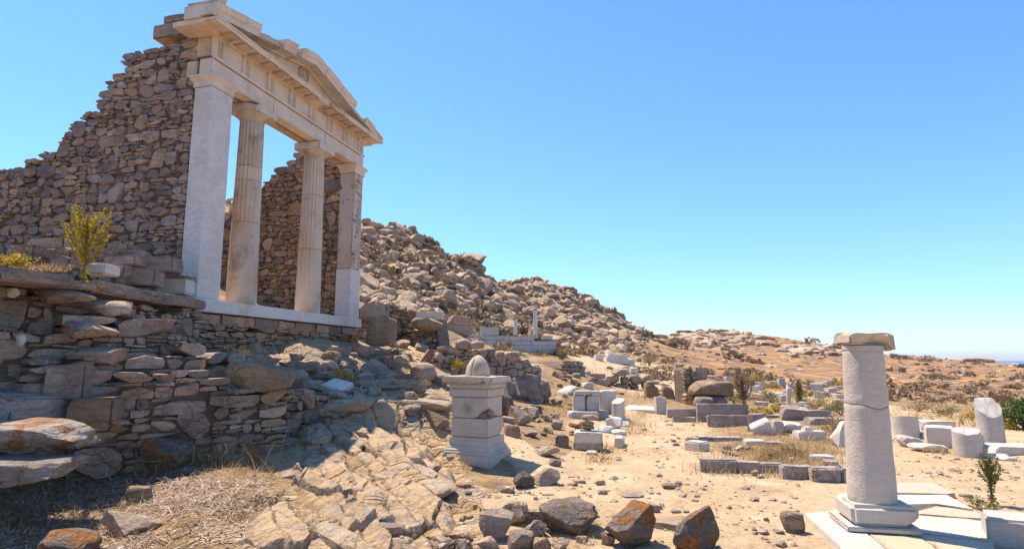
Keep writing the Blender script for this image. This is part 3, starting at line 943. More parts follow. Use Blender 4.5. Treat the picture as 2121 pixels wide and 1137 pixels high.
def rubble(parent, length, top, bot, mat, hr=(.12, .26), asp=(.9, 2.0), depth=.32, sd=1, limit=300, split=.28, chink=.3,
           core=True, core_t=.5, slabby=.2, name='stone', y0=0.0, xs=0.0, gap=.012, big=.12, wav=.05, curve=None, tilt=3.5):
    """stones laid along the parent's local x, face at local y = y0, between bot(x) and top(x)"""
    rr = random.Random(sd)
    topf = top if callable(top) else (lambda x: top)
    botf = bot if callable(bot) else (lambda x: bot)
    zmin = min(botf(xs + length * i / 20) for i in range(21))
    zmax = max(topf(xs + length * i / 40) for i in range(41))
    rows, z = [], zmin
    while z < zmax:
        h = rr.uniform(*hr)
        rows.append((z, h)); z += h
    L, blocked = [], []
    ph = [rr.uniform(0, 6.28) for _ in range(3)]
    def wave(x):
        return wav * (math.sin(x * 1.3 + ph[0]) + .6 * math.sin(x * 3.1 + ph[1]) + .4 * math.sin(x * 5.3 + ph[2]))
    for ri, (z, h) in enumerate(rows):
        nxt = []
        x = xs + rr.uniform(-.1, .05)
        nh = rows[ri + 1][1] if ri + 1 < len(rows) else h
        while x < xs + length - .03:
            skip = [b for b in blocked if b[0] - .04 <= x < b[1]]
            if skip:
                x = skip[0][1]
                continue
            w = h * rr.uniform(*asp)
            ahead = [b[0] for b in blocked if b[0] > x]
            lim = min(ahead + [xs + length])
            if x + w > lim - .10:
                w = lim - x
            if w < .04:
                x += .05
                continue
            xm = x + w / 2
            zz = z + wave(xm)
            if zz + h * .55 > topf(xm) or zz + h * .4 < botf(xm):
                x += w
                continue
            q = rr.random()
            if w < h * .72 and q < big + split + chink + .9:
                k = 3 if w < h * .45 else 2
                e = [0] + [(i + rr.uniform(-.12, .12)) / k for i in range(1, k)] + [1]
                for a, b in zip(e[:-1], e[1:]):
                    L.append((xm, zz + h * (a + b) / 2, w, h * (b - a), 's'))
            elif q < big and ri + 1 < len(rows) and w < h * 2.4 and w > (h + nh) * .8 and zz + h + nh * .6 < topf(xm):
                L.append((xm, zz + (h + nh) / 2, w, h + nh, 's'))
                nxt.append((x, x + w))
            elif q < big + split:
                k = 2 if rr.random() < .7 else 3
                cuts = sorted(rr.uniform(.25, .75) for _ in range(k - 1)) if k == 2 else [rr.uniform(.25, .4), rr.uniform(.6, .75)]
                e = [0] + cuts + [1]
                for a, b in zip(e[:-1], e[1:]):
                    if rr.random() < .4 and w > .22:
                        m = rr.uniform(.35, .65)
                        L.append((x + w * m / 2, zz + h * (a + b) / 2, w * m, h * (b - a), 'l'))
                        L.append((x + w * (1 + m) / 2, zz + h * (a + b) / 2, w * (1 - m), h * (b - a), 'l'))
                    else:
                        L.append((xm, zz + h * (a + b) / 2, w, h * (b - a), 'l'))
            elif q < big + split + chink:
                c = rr.uniform(.16, .26) * h
                up = rr.random() < .7
                L.append((xm, zz + (h - c) / 2 + (0 if up else c), w, h - c, 's'))
                zc = zz + h - c / 2 if up else zz + c / 2
                m = rr.uniform(.3, .7)
                L.append((x + w * m / 2, zc, w * m, c, 'l'))
                if rr.random() < .7:
                    L.append((x + w * (1 + m) / 2, zc, w * (1 - m), c, 'l'))
            else:
                L.append((xm, zz + h / 2, w, h, 'l' if rr.random() < slabby else 's'))
            x += w
        blocked = nxt
    order = sorted(range(len(L)), key=lambda i: -L[i][2] * L[i][3])
    stuff = MB()
    for rank, i in enumerate(order):
        xm, zm, w, h, kd = L[i]
        d = depth * rr.uniform(.7, 1.1)
        y = y0 + rr.uniform(-.035, .03) + d / 2
        if curve:
            y += curve(xm)
        rot = (math.radians(rr.uniform(-3, 3)), math.radians(rr.uniform(-tilt, tilt)), math.radians(rr.uniform(-5, 5)))
        sc = (max(.03, w - gap) * rr.uniform(1, 1.07), d, max(.02, h - gap * .8) * rr.uniform(1, 1.08))
        if rr.random() < .5:
            rot = (rot[0], rot[1], rot[2] + math.pi)
        pi = rr.randrange(14 if kd == 's' else 8)
        if rank < limit:
            add(name, proto(kd, pi, mat), parent, (xm, y, zm), rot, sc)
        else:
            V, F = (STONE_PROTO if kd == 's' else SLAB_PROTO)[pi]
            stuff.put(V, F, TRS((xm, y, zm), rot, sc))
    if stuff.n:
        kind(add('small_stones', stuff.mesh('small_stones', mat, True, 38), parent), 'stuff')
    if core:
        n = max(6, int(length / .12))
        V, F = [], []
        for i in range(n + 1):
            x = xs + .04 + (length - .08) * i / n
            zt = max(botf(x) - .2 + .01, topf(x) - .13)
            off = curve(x) if curve else 0
            for yy in (y0 + .065 + off, y0 + core_t + off):
                V += [(x, yy, botf(x) - .25), (x, yy, zt)]
        for i in range(n):
            a, b = i * 4, i * 4 + 4
            F += [(a, b, b + 1, a + 1), (a + 2, a + 3, b + 3, b + 2), (a + 1, b + 1, b + 3, a + 3), (a, a + 2, b + 2, b)]
        F += [(0, 1, 3, 2), (n * 4, n * 4 + 2, n * 4 + 3, n * 4 + 1)]
        add('wall_core', mesh_np('wall_core', V, F, CORE, False), parent)
    return L

def lerp_prof(pts):
    xs_, ys_ = [p[0] for p in pts], [p[1] for p in pts]
    return lambda x: float(np.interp(x, xs_, ys_))

# ------------------------------------------------------------------ temple front
def flat_part(name, V, F, mat, parent, sharp=32):
    return add(name, mesh_np(name, V, F, mat, True, sharp), parent)

def box_part(name, t0, t1, y0, y1, z0, z1, mat, parent, **k):
    """block in the temple's own frame; origin at its base"""
    V, F = worn_box(t1 - t0, y1 - y0, z1 - z0, **k)
    return add(name, mesh_np(name, V, F, mat, True, 32), parent, ((t0 + t1) / 2, (y0 + y1) / 2, z0))

def build_temple():
    T = thing('temple_facade', 'tall marble temple front with two columns between two square pillars under a broken pediment', 'temple', P0, FANG)
    # step
    for i, (a, b) in enumerate(((-.08, 1.30), (1.305, 3.16), (3.165, 4.80), (4.805, 5.12), (5.125, 6.03))):
        box_part('step_block', a, b, -.06, .62, -.245, -.003 if i != 3 else .004, MARB_WHITE, T, edge=.008, wear=.008)
    # left pillar
    V, F = worn_box(.59, .40, 4.06, edge=.012, wear=.004, step=.4)
    V[:, 0] *= 1 - .035 * (V[:, 2] / 4.06)
    pil = add('pillar', mesh_np('pillar', V, F, MARB_WHITE, True, 32), T, (.3, .20, 0))
    pil['label'] = 'smooth white restored corner pillar'
    prof = [(0, 0), (-.02, 0), (-.022, .10), (-.045, .125), (-.06, .14), (-.065, .165), (-.09, .185), (-.095, .215), (0, .215)]
    def ring(name, x0, x1, y0, y1, z, prof, mat, parent):
        """moulding wrapped round a rectangle"""
        V, F = [], []
        m = len(prof)
        for p, q in prof:
            V += [(x0 + p, y0 + p, z + q), (x1 - p, y0 + p, z + q), (x1 - p, y1 - p, z + q), (x0 + p, y1 - p, z + q)]
        for k in range(m - 1):
            for i in range(4):
                j = (i + 1) % 4
                F.append((k * 4 + i, k * 4 + j, k * 4 + 4 + j, k * 4 + 4 + i))
        F.append((3, 2, 1, 0)); F.append(tuple((m - 1) * 4 + i for i in range(4)))
        V = np.array(V); V = V + .004 * np.stack([noise3(V * 9, 3), noise3(V * 9, 4), noise3(V * 9, 5)], 1)
        return flat_part(name, V, F, mat, parent, 25)
    ring('pillar_capital', .02, .565, .0, .40, 4.062, prof, MARB, T)
    # columns
    def column(tc, r0, r1, ztop, joints, flute_from, sd, dark):
        yc = .30
        def rad(z):
            return r0 + (r1 - r0) * (z / ztop) ** 1.15
        zs = [0] + joints + [ztop]
        root = None
        for i, (a, b) in enumerate(zip(zs[:-1], zs[1:])):
            n = max(3, int((b - a) / .10))
            pr = [(rad(a) - .012, a + .003)] + [(rad(a + (b - a) * k / n), a + .010 + (b - a - .02) * k / n) for k in range(n + 1)] + [(rad(b) - .012, b - .003)]
            fl = 20 if i >= flute_from else 0
            V, F = lathe(pr, 120, fl, .024 if fl else 0, .005, sd + i)
            if i == 0:
                root = add('column', mesh_np('column', V, F, dark[i], True, 30), T, (tc, yc, 0), (0, 0, .3))
            else:
                add('drum', mesh_np('drum', V, F, dark[i], True, 30), root)
        pr = [(r1 * .99, ztop - .01), (r1 * 1.0, ztop + .03), (r1 + .012, ztop + .04), (r1 + .012, ztop + .055), (r1 + .09, ztop + .125), (r1 + .105, ztop + .15)]
        V, F = lathe(pr, 48)
        add('echinus', mesh_np('echinus', V, F, MARB_OLD, True, 40), root)
        V, F = worn_box((r1 + .115) * 2, (r1 + .115) * 2, 4.275 - ztop - .155, edge=.01, wear=.02, chips=2, sd=sd)
        add('abacus', mesh_np('abacus', V, F, MARB, True, 32), root, (0, 0, ztop + .150), (0, 0, -.3))
        return root
    column(1.56, .300, .245, 3.93, [1.72, 2.62, 2.94], 1, 11, [MARB_OLD, MARB_COL, MARB_COL, MARB_OLD])
    column(3.95, .300, .245, 3.93, [1.58, 2.95], 0, 41, [MARB_COL, MARB_COL, MARB_COL])
    # right pillar: old shaft on a new marble foot
    V, F = worn_box(.52, .46, 1.33, edge=.01, wear=.004, step=.4)
    p = add('pillar', mesh_np('pillar', V, F, MARB_WHITE, True, 32), T, (5.72, .23, 0))
    p['label'] = 'right pillar with a white restored foot and a stained old shaft'
    V, F = worn_box(.50, .44, 2.70, edge=.02, wear=.03, step=.12, rough=.02)
    add('old_shaft', mesh_np('old_shaft', V, F, MARB_OLD, True, 32), p, (0, .01, 1.333))
    ring('pillar_capital', 5.47, 5.97, .01, .45, 4.036, [(a, b * 1.1) for a, b in prof], MARB, T)
    # architrave
    for i, (a, b) in enumerate(((-.02, 1.86), (1.866, 3.95), (3.956, 5.95))):
        bm = box_part('architrave_block', a, b, .02, .30, 4.285, 4.62, MARB, T, edge=.012, wear=.014, step=.2)
        box_part('architrave_back', a + .004, b - .004, .36, .60, 4.285, 4.60, MARB_OLD, T, edge=.012, wear=.014, step=.2)
        V, F = extrude_profile([(.02, 4.622), (-.025, 4.622), (-.03, 4.675), (.02, 4.68)], a, b, .15, .004, 60 + i)
        flat_part('fillet', V, F, MARB, T)
    # frieze
    box_part('frieze_backer', .02, 5.92, .10, .58, 4.684, 5.085, MARB_OLD, T, edge=.01, wear=.012, step=.4)
    tw = .29
    cs = [.165 + i * (5.775 - .165) / 7 for i in range(8)]
    for i, c in enumerate(cs):
        h0, h1 = 4.684, 5.04
        q = tw / 2
        g = [(-q, .045), (-q + .022, .0), (-q + .075, .0), (-q + .0975, .052), (-q + .12, .0), (-.0125, .0), (0, .052), (.0125, .0), (q - .12, .0), (q - .0975, .052), (q - .075, .0), (q - .022, .0), (q, .045), (q, .095), (-q, .095)]
        V = [(c + x, y, h0) for x, y in g] + [(c + x, y, h1) for x, y in g]
        m = len(g)
        F = [(k, (k + 1) % m, (k + 1) % m + m, k + m) for k in range(m)] + [tuple(range(m - 1, -1, -1)), tuple(range(m, 2 * m))]
        flat_part('triglyph', V, F, MARB, T, 20)
        box_part('triglyph_cap', c - q - .004, c + q + .004, -.008, .095, 5.041, 5.09, MARB, T, edge=.006, wear=.008)
        if i < 7:
            box_part('metope', c + q + .003, cs[i + 1] - q - .003, .048, .096, 4.684, 5.088, MARB, T, edge=.006, wear=.006, rough=.006)
    # horizontal cornice
    e = [-.42, .62, 1.38, 2.22, 3.05, 3.52, 4.15, 5.05, 6.30]
    for i, (a, b) in enumerate(zip(e[:-1], e[1:])):
        y = -.385 if i not in (4,) else -.33
        pr = [(.60, 5.090), (-.02, 5.090), (-.05, 5.098), (-.06, 5.128), (y + .03, 5.135), (y + .03, 5.095), (y, 5.095), (y - .004, 5.158), (y - .03, 5.166), (y - .035, 5.185), (.60, 5.19)]
        V, F = extrude_profile(pr[::-1], a + .003, b - .003, .14, .010 if i not in (4, 5) else .022, 80 + i)
        c = flat_part('cornice_block', V, F, MARB if i not in (5,) else MARB_OLD, T, 28)
        for k in range(15):
            mc = cs[0] + k * (cs[1] - cs[0]) / 2
            if a <= mc < b and not (i == 4):
                V, F = worn_box(.25, .25, .06, edge=.006, wear=.012)
                V[:, 2] += (V[:, 1] + .125) * -.13 + .02
                add('mutule', mesh_np('mutule', V, F, MARB_OLD, True, 30), c, (mc, -.20, 5.085))
    for a, b in ((-.42, -.02),):
        V, F = worn_box(.36, .26, .07, edge=.006, wear=.012)
        add('mutule', mesh_np('mutule', V, F, MARB, True, 30), T, (-.20, .34, 5.075))
    # pediment wall
    V, F = [], []
    xs_ = np.linspace(.1, 5.8, 40)
    for x in xs_:
        zt = 5.21 + .68 * (1 - abs(x - 2.95) / 3.42)
        for y in (.06, .30):
            V += [(x, y, 5.18), (x, y, zt)]
    for i in range(39):
        a, b = i * 4, i * 4 + 4
        F += [(a, b, b + 1, a + 1), (a + 2, a + 3, b + 3, b + 2), (a + 1, b + 1, b + 3, a + 3)]
    tym = flat_part('pediment_wall', V, F, MARB, T)
    # round shield with a worn bust
    mb = MB()
    t = np.linspace(0, 2 * math.pi, 40, endpoint=False)
    V2, F2 = lathe([(.0, .0), (.185, .0), (.195, .03), (.185, .06), (.155, .06), (.145, .02), (.02, .016)], 40)
    mb.put(V2, F2, TRS((2.93, .062, 5.665), (math.radians(90), 0, 0)))
    for (dx, dz, a, b, c) in ((0, .03, .062, .05, .085), (0, .10, .075, .045, .055), (0, -.10, .125, .045, .075), (0, -.045, .045, .045, .05), (-.055, .06, .03, .04, .07), (.055, .06, .03, .04, .07)):
        V2, F2 = ico(2)
        mb.put(V2, F2, TRS((2.93 + dx, .045, 5.665 + dz), (0, 0, 0), (a, b, c)))
    add('relief_medallion', mb.mesh('relief_medallion', MARB_OLD, True, 40), tym)
    # raking cornice
    def rake(x0, x1, side, h=.235, y=-.40, soff=0, wear=.008, mat=MARB, sd=1, sima=True):
        sl = .20 if side < 0 else .218
        base = (lambda x: 5.182 + (x + .46) * sl) if side < 0 else (lambda x: 5.125 + (6.30 - x) * sl)
        if sima:
            pr = [(.32, 0), (-.03, 0), (-.05, .03), (y + .07, .035), (y + .07, .0), (y + .05, .0), (y + .045, .095), (y + .02, .115), (y, .135), (y - .01, h * .9), (y - .03, h), (.32, h)]
        else:
            pr = [(.32, 0), (-.03, 0), (-.05, .03), (y + .07, .035), (y + .06, h * .8), (-.1, h), (.32, h * .9)]
        s = sl if side < 0 else -sl
        V, F = extrude_profile(pr[::-1], x0, x1, .12, wear, sd, s)
        V[:, 2] += base(x0)
        return flat_part('raking_cornice_block', V, F, mat, T, 28)
    rake(-.46, .36, -1, .25, sd=1)
    rake(.365, .80, -1, .25, sd=2)
    rake(.80, 1.62, -1, .20, y=-.36, wear=.03, mat=MARB_OLD, sd=3, sima=False)
    rake(1.63, 2.06, -1, .24, sd=4)
    rake(2.14, 2.26, -1, .19, y=-.30, wear=.03, mat=MARB_OLD, sd=5, sima=False)
    rake(2.27, 2.86, -1, .235, y=-.41, sd=6)
    rake(2.87, 3.28, 1, .215, y=-.38, sd=7, wear=.016)
    rake(3.285, 4.02, 1, .22, sd=8)
    rake(4.025, 4.72, 1, .22, sd=9)
    rake(4.73, 5.30, 1, .15, y=-.36, sd=10, wear=.035, mat=MARB_OLD, sima=False)
    rake(5.31, 5.78, 1, .17, sd=11)
    rake(5.785, 6.30, 1, .13, sd=12, wear=.02)
    # corner sima block and stub of the roof ornament on the left end
    box_part('corner_block', -.45, -.05, -.38, .28, 5.425, 5.51, MARB_OLD, T, edge=.02, wear=.03, chips=1)
    V, F = lathe([(.13, 0), (.12, .06), (.085, .12), (.10, .3), (.07, .34)], 16, 0, 0, .02, 3)
    add('ornament_stub', mesh_np('ornament_stub', V, F, MARB_OLD, True, 35), T, (-.12, -.2, 5.505))
    return T
build_temple()

# podium under the step
W1 = thing('podium_wall', 'rubble foundation wall directly under the white temple step', 'stone wall', P0 + FDIR * -.1 - FBACK * .03, FANG)
_gp = lerp_prof([(0, 1.55 - ZS), (3, 1.5 - ZS), (6.2, 1.55 - ZS)])
rubble(W1, 6.1, -.47, lambda x: _gp(x), RUB_WARM, (.09, .17), (1.6, 4.2), .35, 21, 290, .3, .2, slabby=.75, big=.05, wav=.02, gap=.01, tilt=1.5)
x = 0.0
while x < 6.05:
    w = min(R.uniform(.55, 1.0), 6.1 - x)
    if w < .25:
        break
    V, F = worn_box(w - .015, .5, .205, edge=.02, wear=.03, rough=.014, step=.1)
    add('foundation_slab', mesh_np('foundation_slab', V, F, RUB_WARM, True, 30), W1, (x + w / 2, .26 + R.uniform(-.02, .02), -.475))
    x += w

# left cella wall
SW = P0 - FDIR * -.0 + FBACK * .36
WL = thing('cella_wall', 'high stepped ruin of rubble masonry left of the white pillar', 'stone wall', SW + FBACK * 6.2 + FDIR * .0, FANG - math.pi / 2)
# local x = 0 at the far left end, 6.2 at the pillar
def wall_px(px, py, O, d):
    a, b = ray(px, py)
    t = (a * O.y - O.x) / (d.x - a * d.y)
    Y = O.y + d.y * t
    return t, EYE + b * Y
_O = WL.location.copy(); _d = -FBACK
tops = []
for px, py in ((0, 345), (45, 338), (48, 326), (82, 322), (85, 312), (112, 312), (113, 290), (125, 272), (140, 268), (143, 257), (165, 252), (167, 238), (195, 232), (197, 216), (206, 215), (209, 184), (218, 182), (221, 168), (226, 167), (230, 148), (258, 144), (262, 118), (282, 117), (285, 95), (314, 94)):
    tops.append(wall_px(px, py, _O, _d))
tl = tops[-1][0]
zb = _O.z
zbase = lerp_prof([(0, 4.0), (3, 3.3), (6.2, 2.45)])
tprof = lerp_prof([(-1, tops[0][1] - zb - .25)] + [(a, b - zb) for a, b in tops] + [(tl + .01, tops[-1][1] - zb + .02), (6.3, tops[-1][1] - zb + .14)])
rubble(WL, 6.16, tprof, lambda x: zbase(x) - zb, RUB_WALL, (.14, .26), (.95, 2.0), .42, 31, 300, .24, .36, slabby=.3, big=.10, wav=.035, gap=.004)
_zt = tprof(6.1)
for (a, b, z0, z1) in ((tl - .0, 6.12, .01, .30), (tl + .22, 5.9, .305, .47)):
    V, F = worn_box(b - a, .40, z1 - z0, edge=.02, wear=.03, rough=.015)
    add('beam_stone', mesh_np('beam_stone', V, F, RUB_WALL, True, 30), WL, ((a + b) / 2, .2, _zt + z0))

# right (far) cella wall seen through the columns
WN = thing('cella_wall', 'far rubble wall of the temple seen between the two columns', 'stone wall', P0 + FDIR * 5.50 + FBACK * 6.4, FANG - math.pi / 2)
_O = WN.location.copy()
tn = [wall_px(px, py, _O, _d) for px, py in ((468, 446), (492, 440), (494, 422), (500, 418), (560, 360), (575, 358), (578, 345), (592, 342), (596, 325), (610, 322), (613, 310), (636, 308), (640, 318), (690, 322), (694, 345))]
tnp = lerp_prof([(-1, tn[0][1] - zb - .1)] + [(a, b - zb) for a, b in tn] + [(7, tn[-1][1] - zb)])
rubble(WN, 5.98, tnp, -.3, RUB_WARM, (.13, .24), (.8, 2.1), .40, 37, 300, .3, .3, slabby=.35, big=.1, wav=.03, xs=.4, gap=.004)
V, F = worn_box(1.0, .3, .33, edge=.02, wear=.03)
add('beam_stone', mesh_np('beam_stone', V, F, RUB_WALL, True, 30), WN, (5.75, .12, 3.55))
# ------------------------------------------------------------------ helpers for things lying on the ground
ROCKP = {}
NROCK = 12
def rock_proto(style, i, mat):
    key = (style, i, mat.name)
    if key not in ROCKP:
        kw = {'round': dict(cuts=12, rough=.06, boxy=.25), 'sharp': dict(cuts=15, rough=.07, boxy=.15, deep=.14), 'slab': dict(cuts=14, rough=.07, boxy=.8, deep=-.14), 'boxy': dict(cuts=12, rough=.05, boxy=.85, deep=-.12)}[style]
        ROCKP[key] = rock_me(1000 + i * 7 + len(style), mat, 3, 20 if style != 'round' else 26, **kw)
    return ROCKP[key]

def pos(px, py, Y=None):
    return at(px, py, Y) if Y else on(px, py)

def rock(label, cat, px, py, w, h, mat=RUB_SUN, dr=.8, style='sharp', rot=None, group=None, Y=None, name='rock', sink=.12, i=None, tilt=0.0, own=None):
    """px, py: foot of the stone in the photo; w, h: its size there"""
    p = pos(px, py, Y)
    m = p.y / FPX
    sx, sz = w * m / 2, h * m / 2
    sy = max(sx * dr, sz * .6)
    me = own or rock_proto(style, R.randrange(NROCK) if i is None else i, mat)
    o = add(name, me, None, (p.x * (1 + sy * .7 / p.y), p.y + sy * .7, p.z + sz * (1 - sink * 2)), (R.uniform(-.06, .06), tilt + R.uniform(-.04, .04), R.uniform(-.3, .3) if rot is None else rot), (sx, sy, sz * (1 + sink)))
    return tag(o, label, cat, group)

def block(label, cat, px, py, w, h, d, mat=MARB_PALE, rz=0.0, tilt=None, group=None, Y=None, name='marble_block', sink=.04, back=.5, chips=2, edge=.02, wear=.035, rough=.016, wm=None, hm=None, step=.12):
    if tilt is None:
        tilt = (R.uniform(-.03, .03), R.uniform(-.025, .025)) if Y is None else (0, 0)
    p = pos(px, py, Y)
    m = p.y / FPX
    W_, H_ = (wm or w * m), (hm or h * m)
    V, F = worn_box(W_, d, H_ + sink, edge=edge, wear=wear, rough=rough, chips=chips, step=max(step, W_ / 12))
    me = mesh_np(name, V, F, mat, True, 30)
    dv = Vector((-math.sin(rz), math.cos(rz), 0)) * d * back
    o = add(name, me, None, (p.x * (1 + dv.y / p.y) + dv.x * .3, p.y + dv.y, p.z - sink), (tilt[0], tilt[1], rz))
    return tag(o, label, cat, group)

def own_rock(sd, mat, **k):
    V, F = rock_VF(sd, 4, **k)
    return mesh_np('boulder', V, F, mat, True, 28)

def slab(label, pix, z, th, mat, cat='paving slab', name='paving_slab', group=None, rough=.006, step=.10):
    """flat stone whose outline is given by photo points on the level z"""
    P = [flat(px, py, z) for px, py in pix]
    c = sum(P, Vector()) / len(P)
    ring = []
    n = len(P)
    for i in range(n):
        a, b = P[i], P[(i + 1) % n]
        k = max(1, int((b - a).length / step))
        for j in range(k):
            q = a.lerp(b, j / k)
            ring.append((q.x - c.x, q.y - c.y))
    ring = np.array(ring)
    nn = noise3(np.stack([ring[:, 0] * 4 + c.x * 3, ring[:, 1] * 4, np.zeros(len(ring))], 1), 3)
    ring = ring * (1 - .02 * np.abs(nn))[:, None]
    m = len(ring)
    V, F = [], []
    for s, zz in ((1.0, -th), (1.0, -.012), (.985, 0), (.7, 0), (.35, 0)):
        for k, (x, y) in enumerate(ring):
            V.append((x * s, y * s, zz))
    V = np.array(V)
    V[2 * m:, 2] += rough * noise3(np.stack([V[2 * m:, 0] * 5, V[2 * m:, 1] * 5, np.full(len(V) - 2 * m, c.x)], 1), 8)
    V = np.concatenate([V, [[0, 0, 0]]])
    for r_ in range(4):
        for k in range(m):
            l = (k + 1) % m
            F.append((r_ * m + k, r_ * m + l, (r_ + 1) * m + l, (r_ + 1) * m + k))
    for k in range(m):
        F.append((4 * m + k, 4 * m + (k + 1) % m, 5 * m))
    F.append(tuple(range(m - 1, -1, -1)))
    a2 = sum(P[i].x * P[(i + 1) % n].y - P[(i + 1) % n].x * P[i].y for i in range(n))
    if a2 < 0:
        F = [tuple(reversed(f)) for f in F]
    o = add(name, mesh_np(name, V, F, mat, True, 35), None, c)
    return tag(o, label, cat, group)

# ------------------------------------------------------------------ left terrace: ledge, beam, tumbled blocks, stepped retaining walls
def beam(label, name, a, b, h, d, mat, cat='stone beam', Ya=None, Yb=None, rough=.015, roll=0.0):
    A, B = at(a[0], a[1], Ya), at(b[0], b[1], Yb)
    L = (B - A).length
    V, F = worn_box(L, d, h, edge=.025, wear=.035, rough=rough, step=.09, chips=2)
    V[:, 2] += .012 * noise3(np.stack([V[:, 0] * 1.4, V[:, 1] * 0, V[:, 2] * 0], 1), 4)
    dv = B - A
    o = add(name, mesh_np(name, V, F, mat, True, 30), None, (A + B) / 2 - Vector((0, 0, h)), (roll, -math.asin(dv.z / L), math.atan2(dv.y, dv.x)))
    return tag(o, label, cat)
beam('long grey stone beam sloping down to the foot of the white pillar', 'stone_beam', (176, 581), (404, 622), .17, .42, RUB_GREY, Ya=7.75, Yb=10.65)
beam('thin ledge slab running out of the left edge behind the yellow plant', 'ledge_slab', (-40, 562), (168, 588), .10, .50, RUB_GREY, Ya=6.45, Yb=7.72, cat='stone slab')
beam('upper dark ledge slab with dry grass above the long thin slab', 'ledge_slab', (-50, 548), (130, 572), .10, .45, SLATE_BLUE, Ya=6.7, Yb=7.6, cat='stone slab')

W2 = thing('retaining_wall', 'uppermost rubble retaining wall at the left edge below the ledge slabs', 'stone wall', at(-60, 770, 7.0) * 1.0, 0)
def wallpx(name, label, a, b, Ya, Yb, toppts, botz, mat, **k):
    """rubble wall between two photo columns; toppts are (photo x, photo y) along its crest"""
    A, B = at(a, 700, Ya), at(b, 700, Yb)
    d = Vector((B.x - A.x, B.y - A.y, 0))
    L = d.length
    d.normalize()
    O = Vector((A.x, A.y, 0))
    w = thing(name, label, 'stone wall', O, math.atan2(d.y, d.x))
    tp = []
    for px, py in toppts:
        t, z = wall_px(px, py, O, d)
        tp.append((t, z))
    rubble(w, L, lerp_prof(tp), botz, mat, **k)
    return w
bpy.data.objects.remove(W2)
rk = dict(hr=(.11, .25), asp=(1.0, 3.0), depth=.42, split=.34, chink=.25, slabby=.45, wav=.04)
wallpx('retaining_wall', 'uppermost rubble retaining wall at the left edge below the ledge slabs', -70, 268, 6.9, 8.15,
       [(-70, 592), (60, 590), (120, 600), (160, 606), (168, 622), (265, 626)], .5, RUB_GREY, sd=51, limit=170, core_t=1.5, **rk)
wallpx('retaining_wall', 'middle step of the ruined retaining wall below the uppermost one', -70, 366, 6.65, 8.3,
       [(-70, 668), (110, 676), (150, 664), (215, 668), (220, 676), (364, 674)], .4, RUB_GREY, sd=52, limit=170, core_t=1.2, **rk)
wallpx('retaining_wall', 'lower step of the ruined retaining wall ending in a flat brown slab', 60, 432, 6.8, 8.35,
       [(60, 742), (140, 738), (150, 722), (245, 722), (250, 730), (360, 720), (431, 720)], .4, RUB_GREY, sd=53, limit=170, core_t=1.0, **rk)
wallpx('rubble_wall', 'rough front rubble wall under the big brown oblong boulder', 158, 602, 7.0, 8.75,
       [(158, 782), (200, 770), (300, 768), (420, 766), (470, 770), (478, 812), (598, 812)], .25, RUB_GREY, sd=54, limit=300, core_t=.9, hr=(.10, .24), asp=(1.0, 2.9), depth=.42, split=.38, chink=.25, slabby=.45, wav=.04, big=.08, gap=.005)
W6 = thing('rubble_wall', 'small-stoned rubble face under the sloping beam at the temple corner', 'stone wall', (-5.52, 8.0, 0), math.radians(90))
rubble(W6, 2.72, lerp_prof([(0, 2.36), (2.75, 2.42)]), 1.3, RUB_GREY, sd=57, limit=120, core_t=.5, hr=(.08, .17), asp=(1.2, 3.0), slabby=.6, split=.35)
# wall returns on the right-hand ends
def end_return(label, px, Y, length, topy, sd, lim=60):
    A = at(px, 700, Y)
    w = thing('rubble_wall', label, 'stone wall', Vector((A.x - .02, A.y + .12, 0)), math.radians(78))
    rubble(w, length, at(px, topy, Y).z - .02, .3, RUB_GREY, sd=sd, limit=lim, core=False, **rk)
end_return('short return of the front rubble wall running back from its right corner', 600, 8.75, 1.3, 812, 61)
end_return('short return at the right end of the lower wall step', 430, 8.35, 1.2, 722, 62)

rock('big brown oblong boulder lying on top of the front rubble wall', 'boulder', 540, 812, 136, 62, BROWN_ROCK, .62, 'boxy', 0.12, Y=8.45, name='boulder', sink=0, i=3)
rock('dark rounded boulder at the foot of the front rubble wall', 'boulder', 340, 972, 112, 72, DARK_ROCK, .6, 'sharp', .1, Y=7.55, name='boulder', sink=.05, i=5)
rock('grey lichen boulder crowning the lower wall step', 'boulder', 200, 757, 100, 40, RUB_GREY, .8, 'boxy', .1, Y=7.35, name='boulder', sink=0)
rock('pale jagged boulder on top of the middle wall step', 'boulder', 172, 702, 118, 40, RUB_SUN, .8, 'sharp', 0, Y=7.25, name='boulder', sink=0)
rock('rough pale boulder below the yellow plant on the uppermost wall', 'boulder', 120, 628, 120, 40, RUB_SUN, .8, 'sharp', 0, Y=7.2, name='boulder', sink=0)
rock('broad jagged stone sticking out above the middle wall step', 'boulder', 215, 655, 100, 36, RUB_SUN, .9, 'slab', 0, Y=7.75, name='boulder', sink=0)
rock('small round white stone set in the uppermost wall', 'rock', 28, 617, 22, 22, MARB_PALE, .7, 'round', 0, Y=6.92, sink=0)
rock('small white stone set low in the middle wall', 'rock', 42, 716, 19, 24, MARB_PALE, .7, 'round', 0, Y=6.85, sink=0)
block('squarish brown block in the corner beside the front rubble wall', 'stone block', 148, 822, 74, 64, .4, RUB_GREY, .25, Y=6.9, name='stone_block')
block('brown block half buried under the squarish one by the front wall', 'stone block', 200, 868, 84, 42, .4, RUB_WARM, .25, Y=6.85, name='stone_block')
block('large grey marble block tipped against the left retaining wall', 'marble block', -40, 878, 270, 66, .8, GRANITE, -.10, (-.05, .13), Y=6.35, back=.5, chips=3, wear=.05, rough=.03)
rock('long pale slab splashed with orange lichen at the left edge', 'stone slab', 24, 938, 320, 56, ORANGE_SLAB, .5, rot=.1, Y=5.75, name='stone_slab', own=own_rock(6, ORANGE_SLAB, cuts=9, boxy=.9, rough=.08, deep=-.2), sink=0, tilt=-.03)
